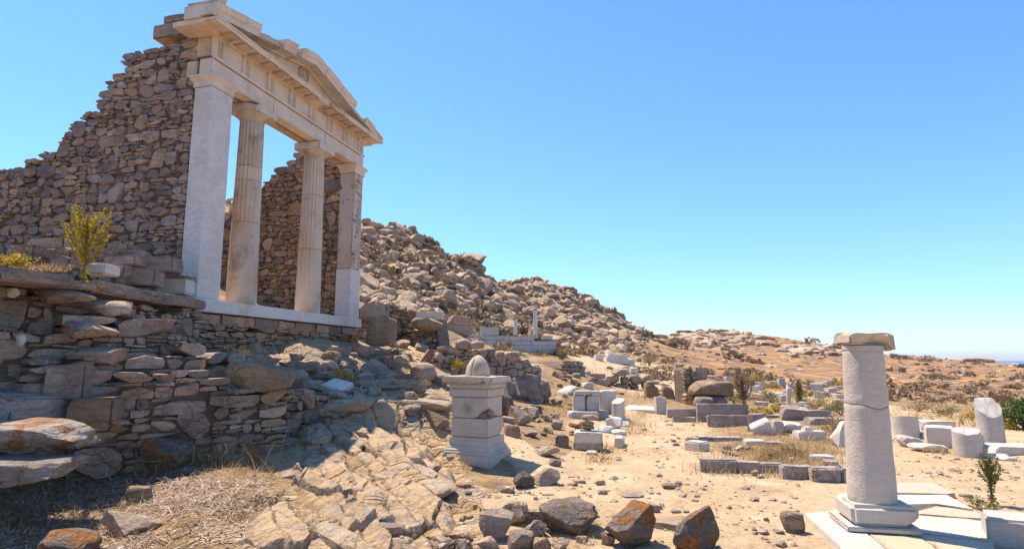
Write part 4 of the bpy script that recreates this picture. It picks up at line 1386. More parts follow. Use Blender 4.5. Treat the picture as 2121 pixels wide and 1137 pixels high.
rock('rough grey slab lying lowest at the left edge', 'stone slab', -8, 1012, 300, 52, SLATE_BLUE, .5, rot=.12, Y=5.45, name='stone_slab', own=own_rock(8, SLATE_BLUE, cuts=9, boxy=.9, rough=.09, deep=-.2), sink=0, tilt=-.05)
rock('low rust-lichened stone at the bottom left edge of the picture', 'rock', 140, 1150, 120, 42, DARK_ROCK, .7, 'round', 0, Y=5.15)
rock('broad grey stone sunk in the dry litter at bottom left', 'rock', 265, 1112, 120, 48, RUB_SUN, .7, 'sharp', .1)
rock('brown stone sunk in the dry litter beneath the front wall', 'rock', 290, 1042, 52, 34, BROWN_ROCK, .8, 'round', .1)
block('red clay brick fragment at the right foot of the front wall', 'brick', 528, 938, 24, 12, .14, REDCLAY, .3, name='brick_fragment', Y=8.3)
block('red clay tile fragment leaning under the brick piece', 'tile', 528, 957, 22, 16, .05, REDCLAY, .2, (.5, .1), name='tile_fragment', Y=8.05)

# tumbled blocks at the foot of the tall left wall
for (px, py, w, h, Y, lab, m) in [
    (62, 533, 66, 26, 8.3, 'long grey block in the tumble left of the yellow plant', RUB_GREY), (110, 512, 92, 22, 8.6, 'long lichened slab topping the tumble below the tall wall', RUB_SUN),
    (130, 530, 76, 18, 8.4, 'brown squared slab below the lichened one left of the plant', RUB_WARM), (140, 548, 44, 18, 8.1, 'short grey block right behind the yellow plant', SLATE_BLUE),
    (262, 545, 68, 16, 9.4, 'flat block at the bottom of the neat stack right of the plant', RUB_GREY), (235, 534, 36, 22, 9.5, 'left middle stone of the neat stack right of the plant', RUB_WALL),
    (276, 532, 54, 17, 9.6, 'striped grey block on the neat stack right of the plant', SLATE_BLUE), (258, 517, 44, 14, 9.6, 'topmost thin slab of the neat stack right of the plant', RUB_WARM),
    (336, 556, 68, 27, 9.7, 'squared grey block with a light end near the pillar foot', SLATE_BLUE), (212, 562, 44, 18, 8.6, 'white block beside the stem of the yellow plant', MARB_PALE),
    (300, 585, 58, 30, 9.3, 'tilted grey slab leaning left of the white block by the pillar', SLATE_BLUE), (248, 566, 40, 20, 9.0, 'dark low block between the plant and the leaning slab', SLATE_BLUE)]:
    block(lab, 'stone block', px, py, w, h, .36, m, R.uniform(-.15, .15), (R.uniform(-.05, .05), R.uniform(-.03, .06)), Y=Y, name='stone_block', chips=2, wear=.03, rough=.015)
block('white squared block standing on the beam against the pillar foot', 'marble block', 364, 604, 62, 27, .3, MARB_PALE, -.1, Y=10.1, wear=.03)
block('thin slab laid on the white block against the pillar foot', 'stone slab', 360, 577, 78, 8, .36, RUB_GREY, -.1, Y=10.15, name='stone_slab')

# ------------------------------------------------------------------ shaded tumble of stones between the podium and the altar
shade = [
 (627, 770, 66, 24, 'slab', BROWN_ROCK, 'flat brown slab topping the heap below the podium', 10.2), (678, 768, 48, 22, 'round', RUB_SUN, 'pale rounded stone beside the flat brown slab on the heap', 10.4),
 (662, 786, 62, 17, 'slab', SLATE_BLUE, 'long grey slab under the flat brown slab on the heap', 10.1), (612, 822, 62, 56, 'sharp', SLATE_BLUE, 'big dark tilted slab just right of the brown oblong boulder', 9.2),
 (701, 832, 52, 20, 'sharp', RUB_SUN, 'flat stone just below the tilted white block', 10.4), (774, 786, 58, 44, 'sharp', SLATE_BLUE, 'large dark boulder below the standing stone', 13.2),
 (700, 741, 50, 24, 'slab', SLATE_BLUE, 'dark slab at the foot of the podium wall', 12.8), (745, 738, 50, 26, 'slab', RUB_GREY, 'brown-grey slab right of the dark slab at the podium', 13.6),
 (776, 736, 22, 14, 'sharp', RUB_SUN, 'small sunlit stone at the end of the podium slabs', 14.2), (716, 756, 46, 14, 'slab', SLATE_BLUE, 'thin dark slab below the podium slabs', 12.4),
 (876, 792, 54, 42, 'round', RUB_SUN, 'big pale rounded rock left of the altar top', 14.5), (823, 770, 26, 22, 'round', RUB_SUN, 'small pale rock left of the big rounded rock', 14.6),
 (912, 800, 40, 26, 'round', RUB_SUN, 'pale low rock tucked behind the altar cornice', 14.6), (686, 748, 40, 22, 'round', RUB_GREY, 'round grey stone behind the brown slabs of the heap', 11.6),
 (716, 776, 38, 22, 'round', RUB_GREY, 'grey stone at the right end of the heap', 11.6), (620, 838, 38, 24, 'round', SLATE_BLUE, 'dark stone below the big tilted slab', 9.6),
 (800, 762, 26, 24, 'boxy', RUB_WARM, 'brown squared stone right of the large dark boulder', 14.0), (790, 752, 32, 16, 'slab', RUB_SUN, 'flat pale stone on top beside the large dark boulder', 14.2),
 (560, 752, 46, 18, 'sharp', RUB_SUN, 'pale sunlit stone under the podium behind the front wall', 11.0), (592, 762, 30, 14, 'sharp', RUB_SUN, 'small pale stone behind the brown oblong boulder', 10.6), (520, 748, 40, 16, 'sharp', RUB_SUN, 'light stone beside the dry bush under the podium', 11.0)]
for px, py, w, h, st, m, lab, Y in shade:
    rock(lab, 'rock', px, py, w, h, m, .9, st, None, Y=None, sink=.06)
block('tilted white block with faint cut lines in the shaded heap', 'marble block', 697, 812, 52, 19, .34, MARB_WHITE, -.45, (.32, .18), Y=10.4, wear=.012, chips=0)
block('broken reddish column piece lying left of the big pale rock', 'marble block', 832, 800, 58, 23, .28, RUB_WARM, .35, (0, -.14), Y=13.6, name='fallen_shaft', chips=2)
block('slender slab leaning on the slope behind the big pale rock', 'stone slab', 872, 756, 16, 36, .3, RUB_WARM, .3, (0, .62), Y=16.2, name='stone_slab')
rock('tall brown standing stone right of the temple step', 'standing stone', 790, 716, 62, 62, BROWN_ROCK, .55, 'boxy', .1, Y=15.6, name='standing_stone', i=2, sink=0)
for k in range(80):
    px, py = R.uniform(600, 900), R.uniform(735, 880)
    if 880 < px and py > 780:
        continue
    w = R.uniform(10, 34)
    rock('loose grey stone in the shaded scatter between podium and altar', 'rock', px, py, w, w * R.uniform(.4, .75), R.choice((RUB_GREY, RUB_SUN, SLATE_BLUE, RUB_GREY)), R.uniform(.6, 1.1), R.choice(('sharp', 'round', 'slab')), group='loose stones below the temple podium', sink=.08)

# ------------------------------------------------------------------ walls right of the temple
wallpx('rubble_wall', 'low brown rubble wall with flat coping right of the standing stone', 752, 862, 17.2, 20.0, [(752, 632), (800, 633), (862, 645)], 1.5, RUB_WARM, sd=71, limit=110, hr=(.12, .24), asp=(1.4, 3.4), split=.35, chink=.2, slabby=.7)
block('layered dark slab on top of the wall next to the right pillar', 'stone slab', 776, 655, 56, 27, .7, RUB_GREY, .05, Y=16.6, name='stone_slab', chips=2, rough=.04)
wallpx('rubble_wall', 'square rubble pier carrying a big flat stone right of the temple', 856, 918, 18.6, 19.4, [(856, 680), (918, 676)], 1.3, RUB_WARM, sd=72, limit=60, hr=(.14, .28), asp=(1.0, 2.4), core_t=.8)
rock('big flat brown capstone on the square rubble pier', 'capstone', 885, 684, 66, 26, BROWN_ROCK, .8, 'slab', .1, Y=18.3, name='capstone', i=4, sink=0)
block('pale marble block on top of the brown capstone', 'marble block', 891, 660, 54, 15, .7, MARB_PALE, .05, Y=18.7)
block('broken slab leaning on the right side of the square pier', 'stone slab', 922, 728, 24, 64, .4, RUB_SUN, .2, (0, -.15), Y=19.2, name='stone_slab', chips=3)
for k, (px, py, w, h) in enumerate([(850, 715, 40, 22), (832, 722, 34, 20), (874, 728, 30, 20), (820, 735, 24, 14), (900, 738, 26, 16), (812, 716, 22, 16)]):
    rock('pale tumbled stone between the standing stone and the square pier', 'rock', px, py, w, h, RUB_SUN, .9, 'sharp', group='tumbled stones by the square pier')
wallpx('rubble_wall', 'wall of rounded boulders with a rock face below it behind the altar', 905, 1122, 16.8, 19.6, [(905, 745), (930, 722), (960, 712), (985, 722), (1010, 718), (1040, 728), (1075, 735), (1090, 740), (1122, 758)], .4, RUB_SUN, sd=73, limit=260, hr=(.17, .34), asp=(.8, 1.7), split=.15, chink=.25, slabby=.1, wav=.06, depth=.5, core_t=.9)
for (px, py, w, h, lab) in [(1075, 845, 56, 62, 'dark grey rock face standing left under the boulder wall'), (1105, 840, 44, 66, 'dark upright rock right of the rock face under the boulder wall'), (1048, 838, 48, 48, 'dark rock behind the altar cornice under the boulder wall'), (1128, 832, 30, 46, 'last dark rock at the right end under the boulder wall')]:
    rock(lab, 'rock', px, py, w, h, SLATE_BLUE, .8, 'sharp', None, Y=17.2, sink=.0)
for (px, py, w, h, lab) in [(960, 722, 34, 20, 'pale boulder capping the left of the boulder wall'), (932, 738, 40, 22, 'brownish boulder at the left end of the boulder wall'), (985, 722, 34, 16, 'grey boulder on the crest of the boulder wall'), (1062, 748, 28, 20, 'light brown squared boulder on the crest of the boulder wall'), (1035, 748, 20, 22, 'grey-blue squared stone on the crest of the boulder wall')]:
    rock(lab, 'boulder', px, py, w, h, RUB_SUN, .9, 'boxy', None, Y=17.3, name='boulder', sink=0)
wallpx('rubble_wall', 'short broken dry-stone wall end beside the path', 1168, 1212, 27.5, 28.5, [(1168, 760), (1180, 742), (1198, 748), (1212, 754)], .3, RUB_SUN, sd=74, limit=60, hr=(.14, .28), asp=(.9, 2.2), core_t=2.6)
W5 = thing('boulder_row', 'low wall of eight big brown boulders across the path', 'stone wall', on(1303, 805), .02)
for x, z, w, h in ((-.72, .0, .36, .22), (-.28, 0, .5, .24), (.22, 0, .4, .2), (-.62, .22, .52, .38), (-.12, .24, .34, .26), (.32, .2, .5, .4), (.78, .0, .5, .6), (-.3, .56, .62, .3)):
    add('stone', rock_proto('boxy', R.randrange(NROCK), RUB_SUN), W5, (x * 1.15, .2, z + h / 2), (0, R.uniform(-.1, .1), 0), (w * .58, .3, h * .55))
block('upper thin step slab left of the low boulder wall', 'step', 1232, 782, 42, 8, .5, RUB_GREY, .05, name='step_slab')
block('lower thin step slab left of the low boulder wall', 'step', 1240, 796, 46, 9, .5, RUB_GREY, .0, name='step_slab')
rock('squarish brown stone on the path right of the low boulder wall', 'rock', 1349, 824, 28, 32, BROWN_ROCK, .9, 'boxy', 0)
rock('second squarish brown stone standing beside it on the path', 'rock', 1383, 826, 24, 28, BROWN_ROCK, .9, 'boxy', 0)
rock('flat brown stone lying on the squarish one', 'rock', 1352, 797, 26, 8, BROWN_ROCK, .9, 'slab', 0, Y=22.5, sink=0)
# ------------------------------------------------------------------ altar
def altar():
    p = at(1015, 972, 8.65)
    A = thing('altar', 'marble altar of stacked broken blocks with a carved rosette and dentil cornice', 'altar', (p.x, p.y, p.z - .02), math.radians(-22))
    # local frame: front right corner at the origin, x to the left is negative, y runs back
    def part(name, x0, x1, y0, y1, z0, z1, mat=MARB_ALTAR, **k):
        V, F = worn_box(x1 - x0, y1 - y0, z1 - z0, **k)
        return add(name, mesh_np(name, V, F, mat, True, 30), A, ((x0 + x1) / 2, (y0 + y1) / 2, z0))
    part('plinth', -.93, 0, 0, .98, -.10, .20, edge=.01, wear=.012)
    def mould(name, x0, x1, y0, y1, z, prof):
        V, F = [], []
        m = len(prof)
        for q, h in prof:
            V += [(x0 - q, y0 - q, z + h), (x1 + q, y0 - q, z + h), (x1 + q, y1 + q, z + h), (x0 - q, y1 + q, z + h)]
        for k in range(m - 1):
            for i in range(4):
                j = (i + 1) % 4
                F.append((k * 4 + i, k * 4 + j, k * 4 + 4 + j, k * 4 + 4 + i))
        F += [(3, 2, 1, 0), tuple((m - 1) * 4 + i for i in range(4))]
        return add(name, mesh_np(name, V, F, MARB_ALTAR, True, 20), A)
    x0, x1, y0, y1 = -.83, -.09, .09, .86
    mould('base_moulding', x0, x1, y0, y1, .2, [(.075, .003), (.075, .03), (.05, .04), (.055, .06), (.03, .085), (.025, .10), (.0, .12), (0, .24)])
    part('lower_die', x0 + .02, x1 - .01, y0 + .01, y1 - .02, .445, .72, edge=.012, wear=.022, chips=1, sd=901)
    # upper die with a broken away front right corner
    V, F = worn_box(.70, .68, .30, edge=.012, wear=.012, step=.05, sd=33)
    n = np.array([.62, -.25, -.74]); n /= np.linalg.norm(n)
    d = np.maximum(V @ n - (np.array([.12, -.34, .0]) @ n), 0)
    V = V - n * (d * (1 + .15 * noise3(V * 12, 2)))[:, None]
    up = add('upper_die', mesh_np('upper_die', V, F, MARB_ALTAR, True, 26), A, (-.455, .45, .725))
    mb = MB()
    fx, fy, fz = -.03, -.343, .135
    V2, F2 = lathe([(.066, -.004), (.078, .018), (.084, .028), (.074, .030), (.066, .006), (.0, .002)], 32)
    mb.put(V2, F2, TRS((fx, fy + .004, fz), (math.radians(90), 0, 0)))
    for k in range(8):
        a = k * math.pi / 4
        V2, F2 = ico(1)
        mb.put(V2, F2, TRS((fx + .04 * math.cos(a), fy, fz + .04 * math.sin(a)), (0, -a, 0), (.026, .024, .014)))
    V2, F2 = ico(1)
    mb.put(V2, F2, TRS((fx, fy, fz), (0, 0, 0), (.018, .028, .018)))
    add('rosette', mb.mesh('rosette', MARB_ALTAR, True, 40), up)
    for (x, y, z, s) in ((-.22, .16, .765, .06), (-.12, .24, .79, .075), (-.16, .12, .75, .04)):
        add('filler_stone', rock_proto('sharp', R.randrange(NROCK), SLATE_BLUE), A, (x, y, z), (R.random(), R.random(), 0), (s * 1.2, s, s))
    crown = part('crown_block', -.845, -.085, .08, .87, 1.03, 1.15, MARB_ALTAR, edge=.01, wear=.02, chips=1)
    frieze = part('crown_frieze', -.845, -.075, .08, .88, 1.155, 1.235, MARB_ALTAR, edge=.008, wear=.012)
    for k in range(17):
        V, F = worn_box(.026, .06, .034, edge=.003, wear=.003)
        add('dentil', mesh_np('dentil', V, F, MARB_ALTAR, True, 30), frieze, (-.37 + k * .046, -.412, .052))
    for k in range(15):
        V, F = worn_box(.06, .026, .034, edge=.003, wear=.003)
        add('dentil', mesh_np('dentil', V, F, MARB_ALTAR, True, 30), frieze, (.397, -.36 + k * .048, .052))
    part('crown_slab', -.95, -.16, -.02, .98, 1.238, 1.335, MARB_OLD, edge=.025, wear=.03, chips=3, sd=77, rough=.01)
    part('crown_slab', -.155, .02, .03, .93, 1.238, 1.33, MARB_PALE, edge=.02, wear=.03, chips=2, sd=81, rough=.01)
    A.scale = (.82, .80, .97)
    return A, p
ALTAR, _ap = altar()
def omphalos():
    pr = [(.182 * (1 - t ** 2.0) ** .62 + .003, .30 * t) for t in np.linspace(0, .995, 26)]
    V, F = lathe(pr, 72, 0, 0, .004, 3)
    th = np.arctan2(V[:, 1], V[:, 0])
    gx = V[:, 0] + .03 - .12 * (V[:, 2] - .12)
    groove = np.exp(-(gx / .011) ** 2) * (V[:, 1] < .03)
    rad = np.hypot(V[:, 0], V[:, 1])[:, None] + 1e-6
    V[:, :2] -= V[:, :2] / rad * np.minimum(groove * .035, rad[:, 0] * .7)[:, None]
    V[:, 2] += .01 * (V[:, 0] > -.03 + .12 * (V[:, 2] - .12)) * (V[:, 2] > .01)
    p = ALTAR.matrix_basis @ Vector((-.44, .42, 1.337))
    o = add('omphalos_stone', mesh_np('omphalos_stone', V, F, MARB_OLD, True, 60), None, p, (0, 0, -.3))
    tag(o, 'pointed egg-shaped stone split by a groove on top of the marble altar', 'carved stone')
omphalos()
block('flat white marble slab lying at the right foot of the altar', 'marble slab', 1058, 992, 62, 10, .75, MARB_WHITE, -.42, (.03, .02), Y=8.45, name='marble_slab', back=.6)
for (px, py, w, h, m, lab) in [(1040, 868, 50, 52, DARK_ROCK, 'dark broken rock directly behind the right side of the altar'), (1075, 880, 52, 40, RUB_SUN, 'cracked pale rock right of the altar'), (1098, 872, 40, 30, RUB_SUN, 'low pale rock farther right of the altar'), (1062, 905, 36, 26, RUB_GREY, 'small grey rock right of the altar base'), (1098, 905, 34, 14, SLATE_BLUE, 'flat blue-grey stone right of the altar'), (1085, 1012, 44, 34, DARK_ROCK, 'dark jagged rock below the white slab at the altar foot'), (1130, 1005, 56, 34, RUB_SUN, 'fractured grey rock right of the white altar slab'), (902, 890, 56, 40, BROWN_ROCK, 'brown cracked rock block left of the altar'), (900, 850, 62, 36, BROWN_ROCK, 'smooth brown bedrock block behind the left of the altar'), (1130, 945, 60, 20, RUB_SUN, 'flat bedrock boss on the slope right of the altar')]:
    rock(lab, 'rock', px, py, w, h, m, .9, 'sharp', None, sink=.1)

# ------------------------------------------------------------------ foreground boulders and stones
rock('dark orange-lichened boulder with a slanting flat top in the bottom centre', 'boulder', 1182, 1110, 124, 62, DARK_ROCK, .75, rot=.1, name='boulder', own=own_rock(2, DARK_ROCK, cuts=12, boxy=.35, rough=.08, deep=.1), sink=.05)
rock('grey boulder with an orange lichen patch at the bottom edge', 'boulder', 1308, 1140, 116, 86, DARK_ROCK, .8, rot=.3, name='boulder', own=own_rock(4, DARK_ROCK, cuts=12, boxy=.2, rough=.08, deep=.1), sink=.04)
rock('dark tapering boulder at the bottom edge right of the lichened one', 'boulder', 1440, 1140, 98, 84, DARK_ROCK, .75, rot=0, name='boulder', own=own_rock(9, DARK_ROCK, cuts=12, boxy=.3, rough=.08, deep=.1), sink=.04)
rock('brown stone half hidden beside the corner of the column pavement', 'rock', 1642, 1104, 46, 44, BROWN_ROCK, .8, 'round', 0)
for (px, py, w, h, m, lab) in [(1028, 1120, 72, 58, RUB_GREY, 'rounded grey boulder in the rubble line left of the dark boulders'), (1068, 1088, 56, 46, RUB_SUN, 'pale split stone behind the rounded grey boulder'), (1108, 1110, 46, 30, RUB_GREY, 'speckled grey stone just left of the slanting dark boulder'), (1105, 1082, 30, 20, RUB_SUN, 'small white stone behind the speckled grey one'),
    (955, 1120, 50, 18, RUB_SUN, 'flat pale stone lying on the masonry line at bottom centre'), (1080, 1142, 54, 36, RUB_WARM, 'squared brown stone at the bottom edge of the rubble line'), (1120, 1142, 40, 26, RUB_WARM, 'squared pinkish stone at the bottom edge next to the brown one'), (1010, 1140, 44, 26, RUB_SUN, 'pale rounded stone at the bottom edge'), (920, 1142, 42, 24, RUB_GREY, 'left squared stone of the masonry line at the bottom edge'), (958, 1145, 40, 26, RUB_GREY, 'second squared stone of the masonry line at the bottom edge'), (1160, 1142, 40, 24, RUB_SUN, 'light stone at the bottom edge under the slanting dark boulder'), (1205, 1125, 26, 14, RUB_SUN, 'small pinkish pebble stone between the dark boulders'), (1258, 1128, 30, 22, RUB_GREY, 'small grey stone leaning on the left of the lichen-patched boulder')]:
    rock(lab, 'rock', px, py, w, h, m, .85, 'sharp' if m is not RUB_WARM else 'boxy', None)
slab('thin beige bedrock slab with a dark front edge near the bottom centre', [(995, 1030), (1075, 1036), (1132, 1042), (1125, 1060), (1060, 1060), (1000, 1052)], .12, .16, BEDROCK, 'stone slab', 'stone_slab')
slab('long tan slab sunk behind the lichen-patched boulder', [(1360, 1062), (1460, 1072), (1475, 1090), (1450, 1094), (1352, 1080)], .06, .12, RUB_SUN, 'stone slab', 'stone_slab')
for px, py, w, h in [(1390, 1012, 36, 10), (1405, 1004, 14, 8), (1310, 1030, 46, 6), (1248, 1024, 18, 9), (1190, 1050, 40, 14), (1318, 1056, 16, 12), (1366, 1054, 12, 8), (1344, 1060, 40, 18), (1400, 1062, 22, 6), (1422, 1062, 12, 6), (1150, 1000, 10, 8), (1244, 1004, 20, 10), (1150, 965, 26, 12), (1200, 1000, 24, 8), (1190, 1006, 14, 6), (1395, 915, 10, 5), (1400, 923, 14, 6), (1280, 952, 10, 6), (1110, 1035, 10, 6), (985, 1052, 12, 8), (960, 1010, 30, 10), (935, 950, 20, 8), (1050, 1020, 30, 12)]:
    rock('loose flat stone on the bare earth in front of the altar', 'rock', px, py, w, h, R.choice((RUB_GREY, RUB_SUN)), .8, 'slab', None, group='loose stones on the bare earth')
# bedrock slabs of the outcrop, bedded along one strike
for k in range(16):
    px, py = R.uniform(560, 1010), R.uniform(880, 1137)
    if (px > 890 and py < 985) or (px < 640 and py < 960):
        continue
    p = on(px, py)
    L_, W_, H_ = R.uniform(.25, .8), R.uniform(.09, .2), R.uniform(.05, .11)
    o = add('bedrock_slab', rock_proto('slab', R.randrange(NROCK), BEDROCK), None, (p.x, p.y, p.z - H_ * .35), (R.uniform(.1, .4), R.uniform(-.08, .06), math.atan2(-.838, .545) + R.uniform(-.16, .16)), (L_, W_, H_))
    tag(o, 'tan bedrock slab lying along the strata of the sloping outcrop', 'rock', 'bedrock slabs of the foreground outcrop')
for k in range(12):
    px, py = R.uniform(620, 880), R.uniform(790, 850)
    p = on(px, py)
    L_, W_, H_ = R.uniform(.3, .8), R.uniform(.2, .4), R.uniform(.07, .14)
    o = add('bedrock_slab', rock_proto('slab', R.randrange(NROCK), BEDROCK), None, (p.x, p.y, p.z - H_ * .35), (R.uniform(-.05, .1), R.uniform(-.1, .08), R.uniform(-.5, .3)), (L_, W_, H_))
    tag(o, 'flat bedrock ledge in the shaded shelf below the temple', 'rock', 'bedrock ledges of the shaded shelf')
# bedrock bosses in the outcrop left of the dark boulders
for k in range(12):
    px, py = R.uniform(560, 1000), R.uniform(880, 1135)
    if px > 880 + (py - 900) * .3 and py < 1000:
        continue
    w = R.uniform(20, 70)
    rock('tan lump of fractured bedrock in the sloping outcrop', 'rock', px, py, w, w * R.uniform(.25, .5), RUB_SUN, R.uniform(.8, 1.6), R.choice(('sharp', 'slab')), R.uniform(.3, .9), group='lumps of bedrock in the foreground outcrop', sink=.3)

# ------------------------------------------------------------------ stacks and fragments beside the path
block('left base block under the two grey uprights', 'stone block', 1206, 868, 62, 14, .5, MARB_GREY, -.05, name='stone_block')
block('right base block under the two grey uprights', 'stone block', 1240, 866, 36, 16, .55, MARB_GREY, -.05, name='stone_block')
_b = on(1206, 866)
_m = _b.y / FPX
def rel(px, py, dy=0):
    return at(px, py, _b.y + dy)
def stack(lab, cat, px, py, w, h, d, mat, name, dy=.1, rz=0., **k):
    return block(lab, cat, px, py, w, h, d, mat, rz, Y=_b.y + dy, name=name, sink=0, **k)
stack('squared grey upright block standing left under a stone lintel', 'stone block', 1199, 854, 24, 34, .36, MARB_GREY, 'stone_block')
stack('chipped grey upright block standing right under a stone lintel', 'stone block', 1227, 853, 27, 33, .36, MARB_GREY, 'stone_block', chips=3, wear=.06)
stack('flat lintel block bridging the two grey uprights', 'stone block', 1206, 819, 33, 9, .36, MARB_GREY, 'lintel_block')
stack('small cube set at the right end of the flat lintel', 'stone block', 1232, 820, 19, 10, .34, MARB_GREY, 'stone_block')
block('tall pale marble slab with a moulded top right of the uprights', 'marble block', 1258, 856, 32, 42, .3, MARB_PALE, -.05, Y=_b.y + .5, back=.5)
block('moulded cap stone along the top of the tall pale slab', 'marble block', 1259, 814, 37, 5, .36, MARB_PALE, -.05, Y=_b.y + .5)
def drum(label, px, py, w, h, mat, group=None, Y=None, cut=0.35, sd=1, name='column_stump', base=False, taper=.96, lean=0.0):
    p = pos(px, py, Y)
    m = p.y / FPX
    r, hh = w * m / 2, h * m
    n = 36
    pr = [(r * (1 - (1 - taper) * k / n), hh * k / n) for k in range(n + 1)]
    pr = [(0.001, 0)] + pr + [(r * taper * .6, hh), (0.001, hh)]
    V, F = lathe(pr, 40, 0, 0, r * .02, sd, cap=False)
    rr = random.Random(sd)
    a = rr.uniform(0, 6.28)
    N = np.array([math.cos(a) * cut, math.sin(a) * cut, 1]); N /= np.linalg.norm(N)
    lim = np.array([0, 0, hh * (1 - abs(cut) * r / hh * .7)]) @ N
    over = np.maximum(V @ N + .02 * noise3(V * 8, sd) - lim, 0)
    V = V - np.array([0, 0, 1]) * (over / N[2])[:, None]
    V[:, 2] += .02 * noise3(V * 9, sd + 2) * (over > 0)
    o = add(name, mesh_np(name, V, F, mat, True, 35), None, (p.x * (1 + r * .8 / p.y), p.y + r * .8, p.z - .02), (0, lean, 0))
    tag(o, label, 'column stump', group)
    return o, p, r, hh
o, p, r, hh = drum('white column stump on a moulded base beside the path', 1281, 872, 27, 46, MARB_PALE, cut=.5, sd=5)
V, F = lathe([(r * 1.28, 0), (r * 1.3, .04), (r * 1.12, .06), (r * 1.16, .09), (r * 1.02, .13)], 32)
add('base_moulding', mesh_np('base_moulding', V, F, MARB_PALE, True, 30), o, (0, 0, 0))
slab('square slab under the white column stump', [(1258, 866), (1300, 864), (1304, 880), (1266, 884)], on(1281, 872).z + .02, .12, MARB_GREY, 'marble slab', 'marble_slab')
rock('broken white marble lump on the ground left of the column stump', 'marble lump', 1272, 890, 36, 26, MARB_WHITE, 1.2, 'sharp', .2, name='marble_lump', sink=.1)
rock('flat white marble flake beside the broken marble lump', 'marble lump', 1256, 896, 28, 14, MARB_WHITE, 1.0, 'slab', .1, name='marble_lump')
rock('white marble flake on the path edge below the broken lump', 'marble lump', 1280, 900, 30, 10, MARB_WHITE, 1.0, 'slab', .1, name='marble_lump')
block('narrow pale block lying at the left edge of the path', 'marble block', 1281, 928, 17, 19, .45, MARB_PALE, -.25, chips=1)
_u = on(1216, 936)
def ust(lab, px, py, w, h, d, mat, rz=0., name='stone_block', dy=0.1, **k):
    return block(lab, 'stone block', px, py, w, h, d, mat, rz, Y=_u.y + dy, name=name, sink=0, **k)
ust('small cream block under the edge of the balanced stack', 1225, 950, 22, 13, .25, MARB_PALE, -.2, dy=-.25)
ust('brown base slab of the balanced stack beside the path', 1217, 934, 58, 17, .5, RUB_GREY, -.12, chips=3, rough=.03)
ust('white pitted marble block in the balanced stack', 1218, 920, 57, 23, .48, MARB_PALE, -.12, wear=.035)
for i, (px, py, w, h, lab) in enumerate([(1213, 897, 24, 8, 'lowest small stone on top of the pitted marble block'), (1218, 890, 26, 10, 'second small stone of the balanced stack'), (1216, 881, 26, 9, 'third small stone of the balanced stack'), (1223, 872, 34, 12, 'flat top stone of the balanced stack')]):
    rock(lab, 'rock', px, py, w, h, RUB_SUN, .9, 'slab', None, Y=_u.y + .3, sink=0)
block('brown cube on the slope left of the balanced stack', 'stone block', 1162, 926, 26, 23, .3, RUB_WARM, .1, name='stone_block', chips=2)
rock('jagged white rock heap on the slope left of the uprights', 'rock', 1178, 818, 44, 20, MARB_PALE, .8, 'sharp', .1)
rock('small white block heap behind the grey uprights', 'rock', 1218, 805, 22, 14, MARB_PALE, .8, 'boxy', .1)
slab('thin white kerb stone crossing the path beyond the column stump', [(1294, 838), (1358, 842), (1360, 849), (1296, 847)], on(1330, 846).z + .05, .12, MARB_PALE, 'kerb stone', 'kerb_stone')
block('small white upright stone at the right side of the path', 'marble block', 1368, 858, 21, 34, .3, MARB_GREY, .1, chips=2, wear=.03)
for (px, py, w, h, lab, rz) in [(1278, 753, 46, 18, 'long white block at the far end of the path'), (1270, 745, 32, 10, 'white block lying behind the long one'), (1300, 757, 22, 15, 'white block at the right end of the far long one'), (1296, 774, 17, 12, 'left of the paired white blocks'), (1312, 774, 16, 12, 'right of the paired white blocks'), (1240, 747, 16, 12, 'round white piece left of the far long block'), (1302, 764, 34, 8, 'white slab on the paired white blocks')] and [(a, b, c, d, e, 0.05) for a, b, c, d, e in [(1278, 753, 46, 18, 'long white block at the far end of the path'), (1270, 743, 32, 10, 'white block lying behind the far long one'), (1302, 757, 22, 13, 'white block at the right end of the far long one'), (1294, 775, 16, 13, 'left one of the paired white blocks by the path'), (1312, 775, 15, 13, 'right one of the paired white blocks by the path'), (1240, 747, 16, 12, 'blunt white piece left of the far long block')]]:
    block(lab, 'marble block', px, py, w, h, .7, MARB_WHITE, rz)

# big boulder on dark supports with a beige wall end behind it
rock('dark left support stone under the huge flat boulder', 'rock', 1456, 846, 36, 24, SLATE_BLUE, .9, 'boxy', 0, sink=.05)
rock('dark right support stone under the huge flat boulder', 'rock', 1490, 846, 36, 24, SLATE_BLUE, .9, 'boxy', 0, sink=.05)
_q = on(1472, 844)
rock('huge flat-topped brown boulder balanced on two dark stones', 'boulder', 1470, 826, 82, 37, BROWN_ROCK, .9, 'boxy', 0, Y=_q.y, name='boulder', own=own_rock(17, BROWN_ROCK, cuts=6, boxy=.7, rough=.05), sink=0)
wallpx('rubble_wall', 'beige dry-stone wall end behind the huge flat boulder', 1418, 1442, _q.y + 1.0, _q.y + 1.1, [(1418, 765), (1430, 752), (1442, 768)], -.3, RUB_SUN, sd=75, limit=50, hr=(.1, .2), asp=(.8, 1.8), core_t=1.0)
block('upper stacked squared stone right of the beige wall end', 'stone block', 1449, 782, 24, 20, .6, RUB_GREY, 0, Y=_q.y + 1.1, name='stone_block', chips=2)
block('lower stacked squared stone right of the beige wall end', 'stone block', 1449, 796, 22, 12, .6, RUB_GREY, 0, Y=_q.y + 1.0, name='stone_block')
block('upright dark stone left of the beige wall end', 'stone block', 1408, 782, 18, 26, .4, RUB_GREY, .1, name='stone_block', chips=1)
block('low squared stone right of the stacked pair behind the boulder', 'stone block', 1488, 795, 22, 10, .5, RUB_GREY, .1, name='stone_block')

